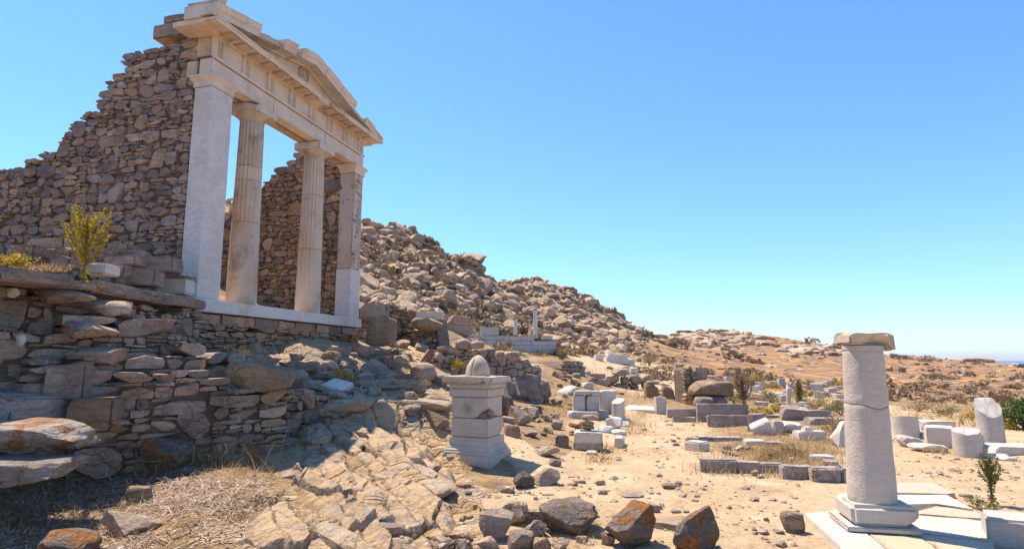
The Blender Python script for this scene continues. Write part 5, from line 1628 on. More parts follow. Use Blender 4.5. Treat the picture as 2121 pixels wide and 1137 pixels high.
# granite slabs right of the path
block('long low granite slab set on edge left of the tall panel', 'granite slab', 1414, 866, 62, 19, .16, GRANITE, -.03, name='granite_slab', chips=0, wear=.012)
block('tall granite panel standing on edge right of the path', 'granite slab', 1497, 875, 103, 37, .15, GRANITE, -.02, name='granite_slab', chips=1, wear=.015)
block('short fallen granite bar lying in front of the low slab', 'granite slab', 1416, 874, 46, 11, .22, GRANITE, -.12, (0, .1), name='granite_slab')
block('pale granite slab set on edge in front of the tall panel', 'granite slab', 1511, 884, 88, 22, .14, GRANITE, -.03, name='granite_slab', chips=1)
block('thin granite slab edge just behind the pale one', 'granite slab', 1512, 868, 76, 8, .12, GRANITE, -.03, Y=on(1511, 884).y + .35, name='granite_slab', chips=0)
block('upright granite end slab turned sideways', 'granite slab', 1564, 894, 18, 34, .55, GRANITE, -.9, name='granite_slab', chips=1)
block('tilted white cube resting on its edge', 'marble block', 1584, 900, 38, 26, .34, MARB_WHITE, -.35, (.2, -.45), chips=0, wear=.015)
block('grey upright slab behind the tilted white cube', 'marble block', 1608, 900, 18, 26, .3, MARB_GREY, -.2, (0, .1))
rock('flat white slab lying right of the tilted cube', 'marble slab', 1632, 896, 56, 22, MARB_PALE, 1.0, 'slab', -.3, name='marble_slab', sink=.25)
block('low white block with a small cube on it near the column', 'marble block', 1676, 912, 52, 17, .4, MARB_WHITE, -.04, wear=.03)
block('small white cube on top of the low white block', 'marble block', 1672, 896, 16, 11, .2, MARB_WHITE, .0, Y=on(1676, 912).y + .1)
block('tilted brown-grey slab among the dark heap', 'stone slab', 1642, 870, 50, 26, .3, GRANITE, -.15, (.3, .12), name='stone_slab', chips=3)
for (px, py, w, h, lab) in [(1702, 880, 62, 13, 'left long kerb block behind the column'), (1745, 882, 30, 13, 'right long kerb block behind the column'), (1590, 866, 90, 6, 'low kerb line right of the tall panel'), (1686, 864, 60, 13, 'grey slab leaning on the dark heap'), (1660, 856, 40, 8, 'thin grey slab on top of the dark heap')]:
    block(lab, 'kerb block', px, py, w, h, .35, GRANITE, -.03, name='kerb_block', chips=1)
for k in range(34):
    px, py = R.uniform(1610, 1720), R.uniform(838, 862)
    w = R.uniform(8, 26)
    rock('stone in the dark heap behind the granite slabs', 'rock', px, py, w, w * .5, R.choice((RUB_GREY, SLATE_BLUE)), .9, 'sharp', group='stones of the dark heap')
# headless statue-like marble fragment
p = on(1634, 836)
V, F = lathe([(.13, 0), (.16, .1), (.15, .35), (.19, .6), (.20, .72), (.12, .8), (.10, .9)], 20, 0, 0, .03, 8)
m_ = p.y / FPX * 42 / .9
V[:, :2] *= m_ * .62; V[:, 2] *= m_
tag(add('marble_fragment', mesh_np('marble_fragment', V, F, MARB_WHITE, True, 40), None, (p.x, p.y, p.z - .05), (0, .06, .3)), 'white torso-like marble fragment standing among the far bushes', 'marble fragment')
for (px, py, w, h) in [(1560, 812, 16, 12), (1575, 806, 12, 14), (1600, 800, 14, 10), (1618, 800, 12, 16), (1652, 808, 12, 16), (1662, 810, 14, 12), (1590, 822, 26, 7), (1548, 800, 14, 8), (1690, 800, 26, 6), (1720, 812, 18, 8), (1562, 828, 30, 6), (1610, 824, 22, 8), (1740, 806, 24, 6), (1735, 825, 20, 8), (1520, 800, 14, 8), (1534, 826, 22, 6), (1700, 820, 22, 6)]:
    block('pale marble block among the bushes of the far ruin field', 'marble block', px, py, w, h, .5, MARB_FAR, R.uniform(-.5, .5), group='far marble blocks in the bushes')

for k in range(26):
    px, py = R.uniform(1505, 1765), R.uniform(792, 858)
    w = R.uniform(8, 24)
    block('pale marble block among the bushes of the far ruin field', 'marble block', px, py, w, w * R.uniform(.3, .9), .4, R.choice((MARB_FAR, MARB_PALE, MARB_GREY)), R.uniform(-.8, .8), group='far marble blocks in the bushes')
for k in range(64):
    px, py = R.uniform(1045, 1205), R.uniform(775, 905)
    if 1060 < px < 1130 and py < 845:
        continue
    w = R.uniform(8, 30)
    rock('loose rock on the rough slope between the altar and the path', 'rock', px, py, w, w * R.uniform(.4, .8), R.choice((RUB_GREY, RUB_SUN, DARK_ROCK, RUB_SUN)), R.uniform(.7, 1.1), 'sharp', group='rocks on the slope left of the path', sink=.2)
for k in range(44):
    px, py = R.uniform(1125, 1420), R.uniform(738, 830)
    w = R.uniform(6, 20)
    rock('rubble stone strewn round the far end of the path', 'rock', px, py, w, w * R.uniform(.4, .7), R.choice((RUB_GREY, RUB_SUN, BROWN_ROCK)), R.uniform(.7, 1.1), R.choice(('sharp', 'boxy')), group='rubble round the far end of the path', sink=.2)
# kerb enclosure with dry grass
cx = [(1450, 1523, 949, 979), (1524, 1573, 954, 980), (1574, 1619, 958, 979), (1620, 1680, 963, 993), (1681, 1736, 967, 998)]
labs = ['leftmost and longest grey block of the front kerb row', 'second grey block from the left in the front kerb row', 'middle grey block of the front kerb row', 'second block from the right in the front kerb row', 'rightmost grey block of the front kerb row']
for (a, b, t, u), lab in zip(cx, labs):
    block(lab, 'kerb block', (a + b) / 2, u, b - a - 1, (u - t) * .86, .17, GRANITE, -.10, name='kerb_block', chips=0, wear=.018, edge=.02, group='kerb blocks of the front row')
block('short kerb block turning the right corner of the front row', 'kerb block', 1748, 1000, 22, 27, .5, GRANITE, -.35, name='kerb_block', chips=0)
for (px, py, w, h, rz, lab) in [(1440, 934, 40, 18, -.9, 'pale kerb block at the left side of the grassy enclosure'), (1432, 918, 24, 10, -.3, 'small kerb block at the back left corner of the enclosure'), (1490, 914, 90, 8, -.06, 'long back kerb of the grassy enclosure'), (1562, 922, 40, 9, -.1, 'pale back kerb block right of the long one'), (1600, 924, 36, 8, -.1, 'last back kerb block of the enclosure'), (1700, 955, 44, 9, -.2, 'pale flat stone at the right side of the enclosure'), (1718, 966, 30, 9, -.3, 'small flat stone nearest the column on the enclosure side')]:
    block(lab, 'kerb block', px, py, w, h, .28, GRANITE if 'pale' not in lab else MARB_PALE, rz, name='kerb_block', chips=1)
for (px, py) in [(1506, 932), (1532, 934), (1548, 932), (1505, 942), (1568, 952), (1525, 945), (1600, 940), (1640, 958)]:
    rock('small dark stone inside the grassy kerb enclosure', 'rock', px, py, R.uniform(14, 24), R.uniform(8, 14), RUB_GREY, .9, 'round', group='stones inside the enclosure')
rock('small pale stone in front of the kerb row', 'rock', 1563, 985, 16, 11, RUB_SUN, .9, 'round')
rock('small flat stone in front of the kerb row right of the pale one', 'rock', 1576, 990, 16, 5, RUB_SUN, .9, 'slab')

# ------------------------------------------------------------------ standing column and its pavement
def standing_column():
    zp = .05
    b = flat(1808, 1050, .27)
    Yc = b.y
    m = Yc / FPX
    c = Vector((b.x * (Yc + .24) / Yc, Yc + .24, 0))
    lean = math.radians(0.9)
    S = thing('marble_column', 'grey-white veined column with a broken capital slab on a square plinth', 'column', (c.x, c.y, zp), 0)
    V, F = worn_box(.55, .52, .175, edge=.03, wear=.03, rough=.012, chips=2, sd=4, step=.07)
    pl = add('plinth', mesh_np('plinth', V, F, PALE_SLAB, True, 28), S, (.02, 0, .049), (0, 0, -.21))
    V, F = worn_box(.61, .58, .045, edge=.012, wear=.02, rough=.006, chips=1, sd=14, step=.07)
    add('plinth_foot', mesh_np('plinth_foot', V, F, PALE_SLAB, True, 28), S, (-.015, .0, .003), (0, 0, -.21))
    r0, r1, h = .207, .176, 1.40
    n = 40
    crack = .63
    def drum_(z0, z1, wavy0, wavy1, name, par, sd):
        k = int((z1 - z0) / .04)
        pr = [(r0 + (r1 - r0) * ((z0 + (z1 - z0) * i / k) / h), (z0 + (z1 - z0) * i / k)) for i in range(k + 1)]
        pr = [(pr[0][0] - .003, pr[0][1])] + [(pr[0][0], pr[0][1] + .008)] + pr[1:-1] + [(pr[-1][0], pr[-1][1] - .006), (pr[-1][0] - .003, pr[-1][1])]
        V, F = lathe(pr, 96, 0, 0, .006, sd)
        th = np.arctan2(V[:, 1], V[:, 0])
        w = .016 * np.sin(th * 2 + 1.2) + .007 * np.sin(th * 5)
        t = (V[:, 2] - z0) / (z1 - z0)
        V[:, 2] += w * (wavy0 * np.clip(1 - t * 2.2, 0, 1) + wavy1 * np.clip(1 - (1 - t) * 2.2, 0, 1))
        return add(name, mesh_np(name, V, F, COLUMN, True, 45), par)
    zc = h * crack
    sh = drum_(0, zc - .003, 0, 1, 'shaft', S, 3)
    sh.location = (-.0, 0, .226)
    sh.rotation_euler = (0, lean, 0)
    drum_(zc + .004, h, 1, 0, 'upper_shaft', sh, 6)
    V, F = lathe([(r1 - .004, h + .001), (r1 + .006, h + .012), (r1 + .004, h + .05), (r1 - .01, h + .055)], 64, 0, 0, .004, 5)
    add('neck_ring', mesh_np('neck_ring', V, F, COLUMN, True, 35), sh)
    V, F = worn_box(.43, .40, .12, edge=.025, wear=.03, rough=.02, step=.05, chips=2, sd=19)
    bx = V[:, 0]
    V[:, 2] -= np.where(bx > .16, .07 * sstep(.16, .205, bx) * (V[:, 2] < .07), 0)
    cut = np.exp(-((V[:, 0] - .08) / .13) ** 2) * (V[:, 1] < -.13) * sstep(.09, .05, V[:, 2])
    V[:, 1] += cut * .10
    V[:, 2] += .012 * noise3(V * 6, 3)
    add('capital_slab', mesh_np('capital_slab', V, F, MARB_OLD, True, 28), sh, (.02, 0, h + .06), (0, -lean + .0, -.12))
    return S
standing_column()
zp = .05
slab('left paving slab with a broken front edge under the column plinth', [(1666, 1062), (1722, 1058), (1790, 1098), (1862, 1160), (1770, 1160)], zp, .17, PALE_SLAB)
slab('pale rough paving slab in front of the column plinth', [(1794, 1100), (1882, 1097), (1930, 1128), (1960, 1160), (1868, 1160)], zp - .005, .15, BEIGE_SLAB)
slab('cream paving slab at the bottom edge right of the pale rough one', [(1886, 1103), (2056, 1122), (2070, 1160), (1964, 1160), (1934, 1127)], zp - .012, .15, BEIGE_SLAB)
slab('smooth grey paving slab in the shadow right of the plinth', [(1868, 1073), (1900, 1066), (2052, 1078), (2060, 1118), (1888, 1099)], zp - .004, .15, PALE_SLAB)
slab('coarse beige paving slab behind the shaded grey slab', [(1872, 1068), (1945, 1044), (2010, 1050), (2048, 1074), (1900, 1063)], zp - .01, .15, BEIGE_SLAB)
slab('bright white paving slab right of the column shaft', [(1850, 1048), (1850, 1024), (1962, 1024), (2018, 1054), (1945, 1042), (1872, 1044)], zp + .012, .16, MARB_PALE)
slab('farthest cream paving slab right of the column shaft', [(1846, 1020), (1860, 998), (1930, 998), (1978, 1020), (1960, 1022)], zp - .01, .15, BEIGE_SLAB)
slab('paving slab hidden mostly behind the column plinth', [(1726, 1056), (1760, 1020), (1844, 1018), (1846, 1050), (1790, 1094)], zp - .006, .14, PALE_SLAB)
block('squared grey block at the bottom right corner of the picture', 'marble block', 2120, 1150, 132, 62, .42, MARB_GREY, -.55, Y=5.35, chips=0, edge=.02, wear=.02)

# ------------------------------------------------------------------ fragments at the right
drum('short broken column stump just right of the standing column', 1877, 908, 50, 46, MARB_PALE, cut=.2, sd=21)
drum('tall slanting broken column at the far right', 2056, 924, 46, 96, MARB_GREY, cut=1.0, sd=24, lean=-.02)
drum('squat weathered column stump left of the tall broken one', 2006, 948, 50, 58, MARB_GREY, cut=.25, sd=27)
block('squared white block between the two right-hand stumps', 'marble block', 1945, 928, 50, 40, .5, MARB_PALE, -.5, wear=.035)
block('flat white slab lying on stones behind the squared block', 'marble slab', 1932, 892, 66, 18, .5, MARB_PALE, -.1, name='marble_slab', chips=3, wear=.05)
block('low grey slab beneath the flat white one', 'marble slab', 1912, 908, 24, 10, .4, MARB_GREY, -.1, name='marble_slab')
rock('dark-edged slanting slab right of the column shaft', 'marble slab', 1882, 926, 48, 22, MARB_GREY, .8, 'slab', .1, name='marble_slab', tilt=.2)
rock('flat white slab on the ground before the squared block', 'marble slab', 1922, 936, 62, 16, MARB_PALE, .8, 'slab', -.1, name='marble_slab', tilt=.12)
rock('white marble lump behind the squat stump', 'marble lump', 1988, 928, 40, 44, MARB_PALE, .8, 'sharp', 0, name='marble_lump')
rock('small white lump on top of the fragments behind the squat stump', 'marble lump', 1998, 900, 34, 12, MARB_PALE, .8, 'round', 0, name='marble_lump', Y=12.4)
rock('white lump leaning against the right of the squat stump', 'marble lump', 2026, 940, 26, 40, MARB_GREY, .8, 'boxy', .2, name='marble_lump')
block('long grey slab at the right edge below the tall broken column', 'marble slab', 2085, 944, 92, 18, .45, MARB_PALE, -.05, name='marble_slab')
rock('flat pale flake in front of the long right-edge slab', 'marble slab', 2062, 950, 44, 9, MARB_PALE, .9, 'slab', 0, name='marble_slab')
rock('second flat pale flake nearer than the first', 'marble slab', 2084, 954, 32, 8, MARB_PALE, .9, 'slab', 0, name='marble_slab')
rock('big white lump peeping out left of the standing column', 'marble lump', 1746, 924, 50, 52, MARB_PALE, .8, 'sharp', 0, name='marble_lump')
rock('small dark stone on the earth behind the thistle', 'rock', 2002, 1030, 20, 6, RUB_GREY, .9, 'slab', 0)
# ------------------------------------------------------------------ white marble terrace in the middle distance
def marble_terrace():
    Y = 36.0
    A, B = at(985, 716, Y), at(1152, 716, Y + 3)
    d = B - A; d.z = 0; L = d.length
    zb_ = 1.2
    T = thing('marble_terrace', 'long white ashlar terrace wall at the foot of the rocky hill', 'stone wall', (A.x, A.y, zb_), math.atan2(d.y, d.x))
    rows = [(at(1000, 734, Y).z - zb_, .30)]
    z0 = at(1150, 742, Y).z - zb_ - .3
    zt = at(1000, 693, Y).z - zb_
    zt2 = at(1120, 701, Y).z - zb_
    z, k = z0, 0
    while z < zt - .05:
        h = .28
        x = -.4 if k % 2 else 0
        x = 0
        off = R.uniform(.4, 1.2)
        first = True
        while x < L - .05:
            w = min(off if first else R.uniform(1.0, 1.5), L - x)
            first = False
            if x > L * .62 and z > zt2 - .1:
                break
            V, F = worn_box(w - .015, .5, h - .012, edge=.015, wear=.015, step=.4)
            add('ashlar', mesh_np('ashlar', V, F, MARB_FAR, True, 30), T, (x + w / 2, .25 + R.uniform(-.01, .01), z))
            x += w
        z += h; k += 1
    return T, A, d.normalized(), L
marble_terrace()
block('grey block standing on the left end of the white terrace', 'marble block', 1014, 693, 38, 16, .6, MARB_FAR, .08, Y=36.4)
block('narrow upright slab at the left corner of the white terrace', 'marble block', 981, 720, 10, 44, .6, MARB_FAR, .08, Y=35.9)
drum('short white column on the terrace', 1068, 692, 7.5, 30, MARB_WHITE, Y=37.4, cut=.05, sd=31, name='small_column')
drum('tall slender white column on the terrace', 1109, 700, 8.5, 58, MARB_WHITE, Y=38.2, cut=.05, sd=32, name='small_column')
block('low block at the foot of the tall slender column', 'marble block', 1102, 700, 14, 8, .4, MARB_FAR, .05, Y=38.0)
block('long flat block right of the tall slender column', 'marble block', 1133, 701, 22, 6, .4, MARB_FAR, .05, Y=38.4)

# ------------------------------------------------------------------ hill boulders
def scatter_hill(n, rng, box, cond=None):
    out = []
    while len(out) < n:
        px, py = rng.uniform(box[0], box[2]), rng.uniform(box[1], box[3])
        out.append((px, py))
    return out
def grid_hits(pts, lo=14.0):
    """ray-march many photo points at once"""
    P = np.array(pts)
    u, v = P[:, 0] - PCX, PCY - P[:, 1]
    k = FPX * _c - v * _s
    a, b = u / k, (FPX * _s + v * _c) / k
    Y = np.exp(np.linspace(math.log(lo), math.log(300), 150))
    hit = np.full(len(P), np.nan)
    for y in Y:
        todo = np.isnan(hit)
        if not todo.any():
            break
        z = height(a[todo] * y, np.full(todo.sum(), y), y > 40)[0]
        ok = z >= EYE + b[todo] * y
        idx = np.nonzero(todo)[0][ok]
        hit[idx] = y
    ok = ~np.isnan(hit)
    X = a[ok] * hit[ok]; Yh = hit[ok]
    Z = height(X, Yh, True)[0]
    return X, Yh, Z
hr = random.Random(77)
pts = [(hr.uniform(745, 1340), hr.uniform(470, 740)) for _ in range(16000)] + [(hr.uniform(330, 745), hr.uniform(330, 560)) for _ in range(2200)]
X, Y_, Z = grid_hits(pts, 24.0)
rocks = []
for x, y, z in zip(X, Y_, Z):
    if y < 24 or (y < 43 and x > -.082 * y):
        continue
    s = min(hr.lognormvariate(-1.5, .72), 1.8) * (0.5 + y / 125)
    rocks.append((s / y, s, x, y, z))
rocks.sort(reverse=True)
stuff = MB()
LOW = [rock_VF(3000 + i, 2, cuts=14, rough=.10, boxy=.25, deep=.08) for i in range(10)]
LOWF = [rock_VF(3050 + i, 1, cuts=5, rough=.18, boxy=.25) for i in range(10)]
HB = [rock_me(3100 + i, HILL_ROCK, 3, 18, cuts=18, rough=.10, boxy=.25, deep=.1) for i in range(12)]
for i, (q, s, x, y, z) in enumerate(rocks):
    rot = (hr.uniform(-.4, .4), hr.uniform(-.4, .4), hr.uniform(0, 6.28))
    sc = (s * hr.uniform(.4, .75), s * hr.uniform(.4, .7), s * hr.uniform(.25, .45))
    if i < 225:
        o = add('boulder', HB[i % 12], None, (x, y, z + sc[2] * .35), rot, sc)
        tag(o, 'weathered granite boulder strewn on the steep rocky hillside', 'boulder', 'boulders on the rocky hillside')
    else:
        V, F = LOW[i % 10] if y < 80 else LOWF[i % 10]
        stuff.put(V, F, TRS((x, y, z + sc[2] * .35), rot, sc))
kind(add('hillside_boulders', stuff.mesh('hillside_boulders', HILL_ROCK, False, 30)), 'stuff')
for (px, py, w, h, lab) in [(955, 652, 36, 28, 'dark split boulder resting on the slope above the terrace'), (978, 655, 42, 20, 'rounded boulder leaning against the dark split one'), (897, 640, 32, 16, 'dark low boulder on the slope above the capstone')]:
    rock(lab, 'boulder', px, py, w, h, SLATE_BLUE if 'dark' in lab else HILL_ROCK, .9, 'round', None, name='boulder')
for (px, py, w, h) in [(985, 560, 46, 34), (960, 590, 50, 36), (1000, 600, 40, 44), (940, 560, 44, 30), (1010, 640, 34, 30), (905, 555, 40, 26), (975, 625, 36, 26), (870, 575, 40, 24), (1030, 625, 30, 26), (1160, 612, 26, 22), (1180, 616, 22, 20), (890, 600, 46, 22), (840, 585, 40, 20), (1060, 620, 30, 18), (800, 560, 30, 18)] + [(hr.uniform(770, 1290), hr.uniform(490, 700), hr.uniform(16, 44), hr.uniform(7, 18)) for _ in range(50)]:
    if py < np.interp(px, [755, 850, 930, 1000, 1090, 1180, 1250, 1330], [470, 500, 530, 573, 587, 606, 646, 691]) + 24 or (960 < px < 1175 and py > 655):
        continue
    p = on(px, py, 38)
    m = p.y / FPX
    o = add('boulder', HB[hr.randrange(12)], None, (p.x, p.y, p.z + h * m * .12), (hr.uniform(-.2, .2), hr.uniform(-.2, .2), hr.uniform(-.5, .5)), (w * m / 2, w * m * .4, h * m / 2))
    tag(o, 'massive granite crag block jutting from the steep rocky hillside', 'boulder', 'crag blocks on the rocky hillside')
# pale outcrops on the far ridge
pts = [(hr.gauss(1470, 45), hr.gauss(705, 9)) for _ in range(170)] + [(hr.gauss(1690, 30), hr.gauss(727, 5)) for _ in range(90)] + [(hr.uniform(1640, 1740), hr.uniform(722, 737)) for _ in range(60)] + [(hr.uniform(1340, 2121), hr.uniform(700, 800)) for _ in range(260)]
X, Y_, Z = grid_hits(pts, 30.0)
st2 = MB()
for k, (x, y, z) in enumerate(zip(X, Y_, Z)):
    s = hr.uniform(.5, 1.6) * (.3 + y / 110) * (1.0 if k < 300 else .45)
    V, F = LOW[k % 10]
    st2.put(V, F, TRS((x, y, z + .05 * s), (hr.uniform(-.2, .2), hr.uniform(-.2, .2), hr.uniform(0, 6)), (s * .9, s * .7, s * .32)))
kind(add('ridge_outcrop_rocks', st2.mesh('ridge_outcrop_rocks', HILL_ROCK, False, 30)), 'stuff')

# stone hut and field walls on the skyline
def hut():
    p = on(1416, 691, 60)
    m = p.y / FPX
    h = thing('stone_hut', 'low flat-roofed stone hut on the far skyline', 'hut', (p.x, p.y, p.z - .3), .1)
    V, F = worn_box(26 * m, 14 * m, 6.5 * m, edge=.1, wear=.15, step=1, rough=.1)
    add('wall', mesh_np('wall', V, F, RUB_GREY, True, 30), h)
    V, F = worn_box(28 * m, 16 * m, 1.5 * m, edge=.08, wear=.1, step=1, rough=.08)
    add('roof', mesh_np('roof', V, F, RUB_GREY, True, 30), h, (0, 0, 6.52 * m))
    V, F = worn_box(3 * m, .3, 4.5 * m, edge=.05, wear=.02, step=1)
    add('door', mesh_np('door', V, F, CORE, True, 30), h, (3 * m, -7.05 * m, 0))
hut()
def field_wall(label, pix, hm):
    mb = MB()
    q = []
    for (a, b) in zip(pix[:-1], pix[1:]):
        n = max(2, int(abs(b[0] - a[0]) / .6))
        for k in range(n):
            q.append((a[0] + (b[0] - a[0]) * k / n, a[1] + (b[1] - a[1]) * k / n))
    qd = [on(px, py, 60).y for px, py in pix]
    for px, py in q:
        y_ = float(np.interp(px, [c[0] for c in pix], qd))
        a_ = ray(px, py)[0]
        p = Vector((a_ * y_, y_, H(a_ * y_, y_)))
        m = p.y / FPX
        V, F = LOW[hr.randrange(10)]
        mb.put(V, F, TRS((p.x, p.y, p.z + hm * .3), (0, 0, hr.uniform(0, 6)), (m * 2.4, m * 1.6, hm * hr.uniform(.7, 1.1))))
    o = add('field_wall', mb.mesh('field_wall', RUB_GREY, True, 30))
    tag(o, label, 'stone wall')
field_wall('dark field wall running left from the hut on the skyline', [(1355, 693), (1375, 690), (1402, 690)], .7)
field_wall('dark field wall on the skyline right of the standing column', [(1845, 739), (1880, 742), (1920, 746), (1950, 750)], .9)
field_wall('dark field wall on the skyline before the sea at the right edge', [(1996, 750), (2020, 749), (2060, 751)], .9)

# ------------------------------------------------------------------ vegetation
def leaf_quads(P, size, rng, flatness=.0):
    """one folded leaf (two triangles) at every point"""
    P = np.asarray(P)
    n = len(P)
    A = rng.normal(size=(n, 3)); A /= np.linalg.norm(A, axis=1)[:, None]
    B = np.cross(A, rng.normal(size=(n, 3))); B /= np.linalg.norm(B, axis=1)[:, None]
    s = size * rng.uniform(.6, 1.4, (n, 1))
    V = np.stack([P - A * s, P + B * s * .4, P + A * s, P - B * s * .4], 1).reshape(-1, 3)
    F = np.arange(n * 4).reshape(-1, 4)
    return V, F
nrng = np.random.RandomState(3)

def blades(P, length, width, lean, rng, droop=.6, seg=3):
    """curved tapering strips rising from P; lean: 0 upright .. 1 lying"""
    P = np.asarray(P); n = len(P)
    az = rng.uniform(0, 2 * math.pi, n)
    D = np.stack([np.cos(az), np.sin(az), np.zeros(n)], 1)
    S = np.stack([-np.sin(az), np.cos(az), np.zeros(n)], 1)
    ln = (length * rng.uniform(.5, 1.3, n))[:, None]
    le = np.clip(lean + rng.normal(0, .18, n), 0, 1)[:, None]
    wd = (width * rng.uniform(.6, 1.3, n))[:, None]
    tw = rng.normal(0, .5, n)[:, None]
    cols = []
    for k in range(seg + 1):
        t = k / seg
        up = ln * (t * (1 - le) - droop * t * t * .35 * (.4 + le))
        out = ln * (t * le + droop * t * t * .4 * (1 - le))
        c = P + D * out + S * (tw * ln * t * t * .5) + np.array([0, 0, 1]) * np.maximum(up, .006)
        w = wd * (1 - t * .85) * .5
        Sd = S * np.cos(t * tw) + np.array([0, 0, 1]) * np.sin(t * tw) * .5
        cols += [c - Sd * w, c + Sd * w]
    V = np.stack(cols, 1).reshape(-1, 3)
    m = 2 * (seg + 1)
    base = (np.arange(n) * m)[:, None]
    F = np.concatenate([base + np.array([[2 * k, 2 * k + 1, 2 * k + 3, 2 * k + 2]]) for k in range(seg)])
    return V, F

def ground_pts(poly_px, n, rng, spread=0):
    """random ground positions inside a photo box list [(x0,y0,x1,y1,weight)]"""
    out = []
    tot = sum(b[4] for b in poly_px)
    for b in poly_px:
        k = int(n * b[4] / tot)
        out += [(rng.uniform(b[0], b[2]), rng.uniform(b[1], b[3])) for _ in range(k)]
    return out

def hits_near(pts):
    P = np.array(pts)
    u, v = P[:, 0] - PCX, PCY - P[:, 1]
    k = FPX * _c - v * _s
    a, b = u / k, (FPX * _s + v * _c) / k
    Y = np.exp(np.linspace(math.log(3.5), math.log(60), 200))
    hit = np.full(len(P), np.nan)
    for y in Y:
        todo = np.nonzero(np.isnan(hit))[0]
        if not len(todo):
            break
        z = height(a[todo] * y, np.full(len(todo), y), False)[0]
        ok = z >= EYE + b[todo] * y
        hit[todo[ok]] = y
    ok = ~np.isnan(hit)
    X, Yh = a[ok] * hit[ok], hit[ok]
    return np.stack([X, Yh, height(X, Yh, True)[0]], 1)

def clump(P, n, r, rng):
    Q = P[rng.randint(0, len(P), n)] + np.concatenate([rng.normal(0, r, (n, 2)), np.zeros((n, 1))], 1)
    Q[:, 2] = height(Q[:, 0], Q[:, 1], True)[0]
    return Q
# dry litter of curled dead leaves at the lower left
P = hits_near(ground_pts([(170, 960, 420, 1060, 5), (0, 1020, 330, 1137, 3), (330, 1000, 560, 1060, 2), (0, 1000, 170, 1060, 1.4), (380, 1040, 560, 1130, .8)], 420, hr))
Q = clump(P, 9500, .10, nrng)
V, F = blades(Q, .17, .016, .78, nrng, .9)
kind(add('dead_leaf_litter', mesh_np('dead_leaf_litter', V, F, DEADLEAF, True, 0)), 'stuff')
# dry grass
P = hits_near(ground_pts([(200, 880, 300, 960, 3), (0, 940, 200, 980, 2), (0, 1020, 420, 1137, 4), (400, 930, 590, 1000, 2.2), (460, 1000, 560, 1080, 1), (590, 890, 640, 940, .6), (905, 935, 1010, 975, .8), (1130, 1060, 1240, 1120, .5)], 420, hr))
Q = clump(P, 7000, .09, nrng)
V1, F1 = blades(Q, .20, .006, .42, nrng, .9)
mb = MB(); mb.put(V1, F1)
P = hits_near(ground_pts([(195, 950, 340, 990, 4), (400, 950, 560, 1000, 1.2)], 40, hr))
Q = clump(P, 900, .10, nrng)
V1, F1 = blades(Q, .50, .009, .38, nrng, .7, 5); mb.put(V1, F1)
P = hits_near(ground_pts([(1420, 905, 1760, 985, 5), (1560, 930, 1700, 985, 4), (1290, 855, 1345, 905, 1.6), (1235, 925, 1270, 960, .8), (1370, 860, 1560, 895, 1.4), (1130, 830, 1200, 870, 1.6), (1120, 780, 1230, 850, 1.2), (1400, 780, 1440, 850, 1.2), (1640, 870, 1760, 920, 1.4), (1500, 840, 1700, 868, 1), (800, 730, 860, 760, .8), (1900, 925, 1990, 945, .5)], 700, hr))
Q = clump(P, 9500, .16, nrng)
V1, F1 = blades(Q, .22, .010, .35, nrng, .8); mb.put(V1, F1)
P = hits_near(ground_pts([(1230, 730, 1420, 790, 2), (1500, 780, 1760, 845, 3), (1860, 830, 2121, 885, 3), (1320, 770, 1420, 830, 1), (940, 690, 1000, 715, .5)], 500, hr))
Q = clump(P, 6000, .5, nrng)
V1, F1 = blades(Q, .26, .03, .4, nrng, .8, 2); mb.put(V1, F1)
P = hits_near(ground_pts([(600, 900, 1000, 1130, 4), (890, 1040, 1240, 1137, 2), (620, 740, 880, 880, 2)], 110, hr))
Q = clump(P, 2600, .06, nrng)
V1, F1 = blades(Q, .12, .006, .45, nrng, .9); mb.put(V1, F1)
Q = []
for (x0, y0, x1, y1) in [(1872, 1070, 1945, 1044), (1890, 1101, 2056, 1119), (1868, 1160, 1800, 1102), (1850, 1046, 1940, 1042), (1964, 1160, 1934, 1128), (1900, 1065, 2050, 1077), (1668, 1066, 1770, 1160)]:
    for _ in range(46):
        k = hr.random() ** .7
        p = flat(x0 + (x1 - x0) * k + hr.uniform(-3, 3), y0 + (y1 - y0) * k + hr.uniform(-1.5, 1.5), .035)
        Q.append((p.x, p.y, p.z))
V1, F1 = blades(np.array(Q), .07, .006, .6, nrng, .9); mb.put(V1, F1)
# tufts inside the temple and on the ledge
Q = np.array([[*(P0 + FDIR * hr.uniform(.5, 1.3) + FBACK * hr.uniform(.7, 2.2)).xy, ZS - .06] for _ in range(500)])
V1, F1 = blades(Q, .32, .010, .3, nrng, .7); mb.put(V1, F1)
Q = []
for _ in range(700):
    p = at(hr.uniform(-10, 150), hr.uniform(548, 562), hr.uniform(6.9, 8.0))
    Q.append((p.x, p.y, p.z - .02))
V1, F1 = blades(np.array(Q), .12, .008, .5, nrng, .8); mb.put(V1, F1)
kind(add('dry_grass', mb.mesh('dry_grass', STRAW, True, 0)), 'stuff')

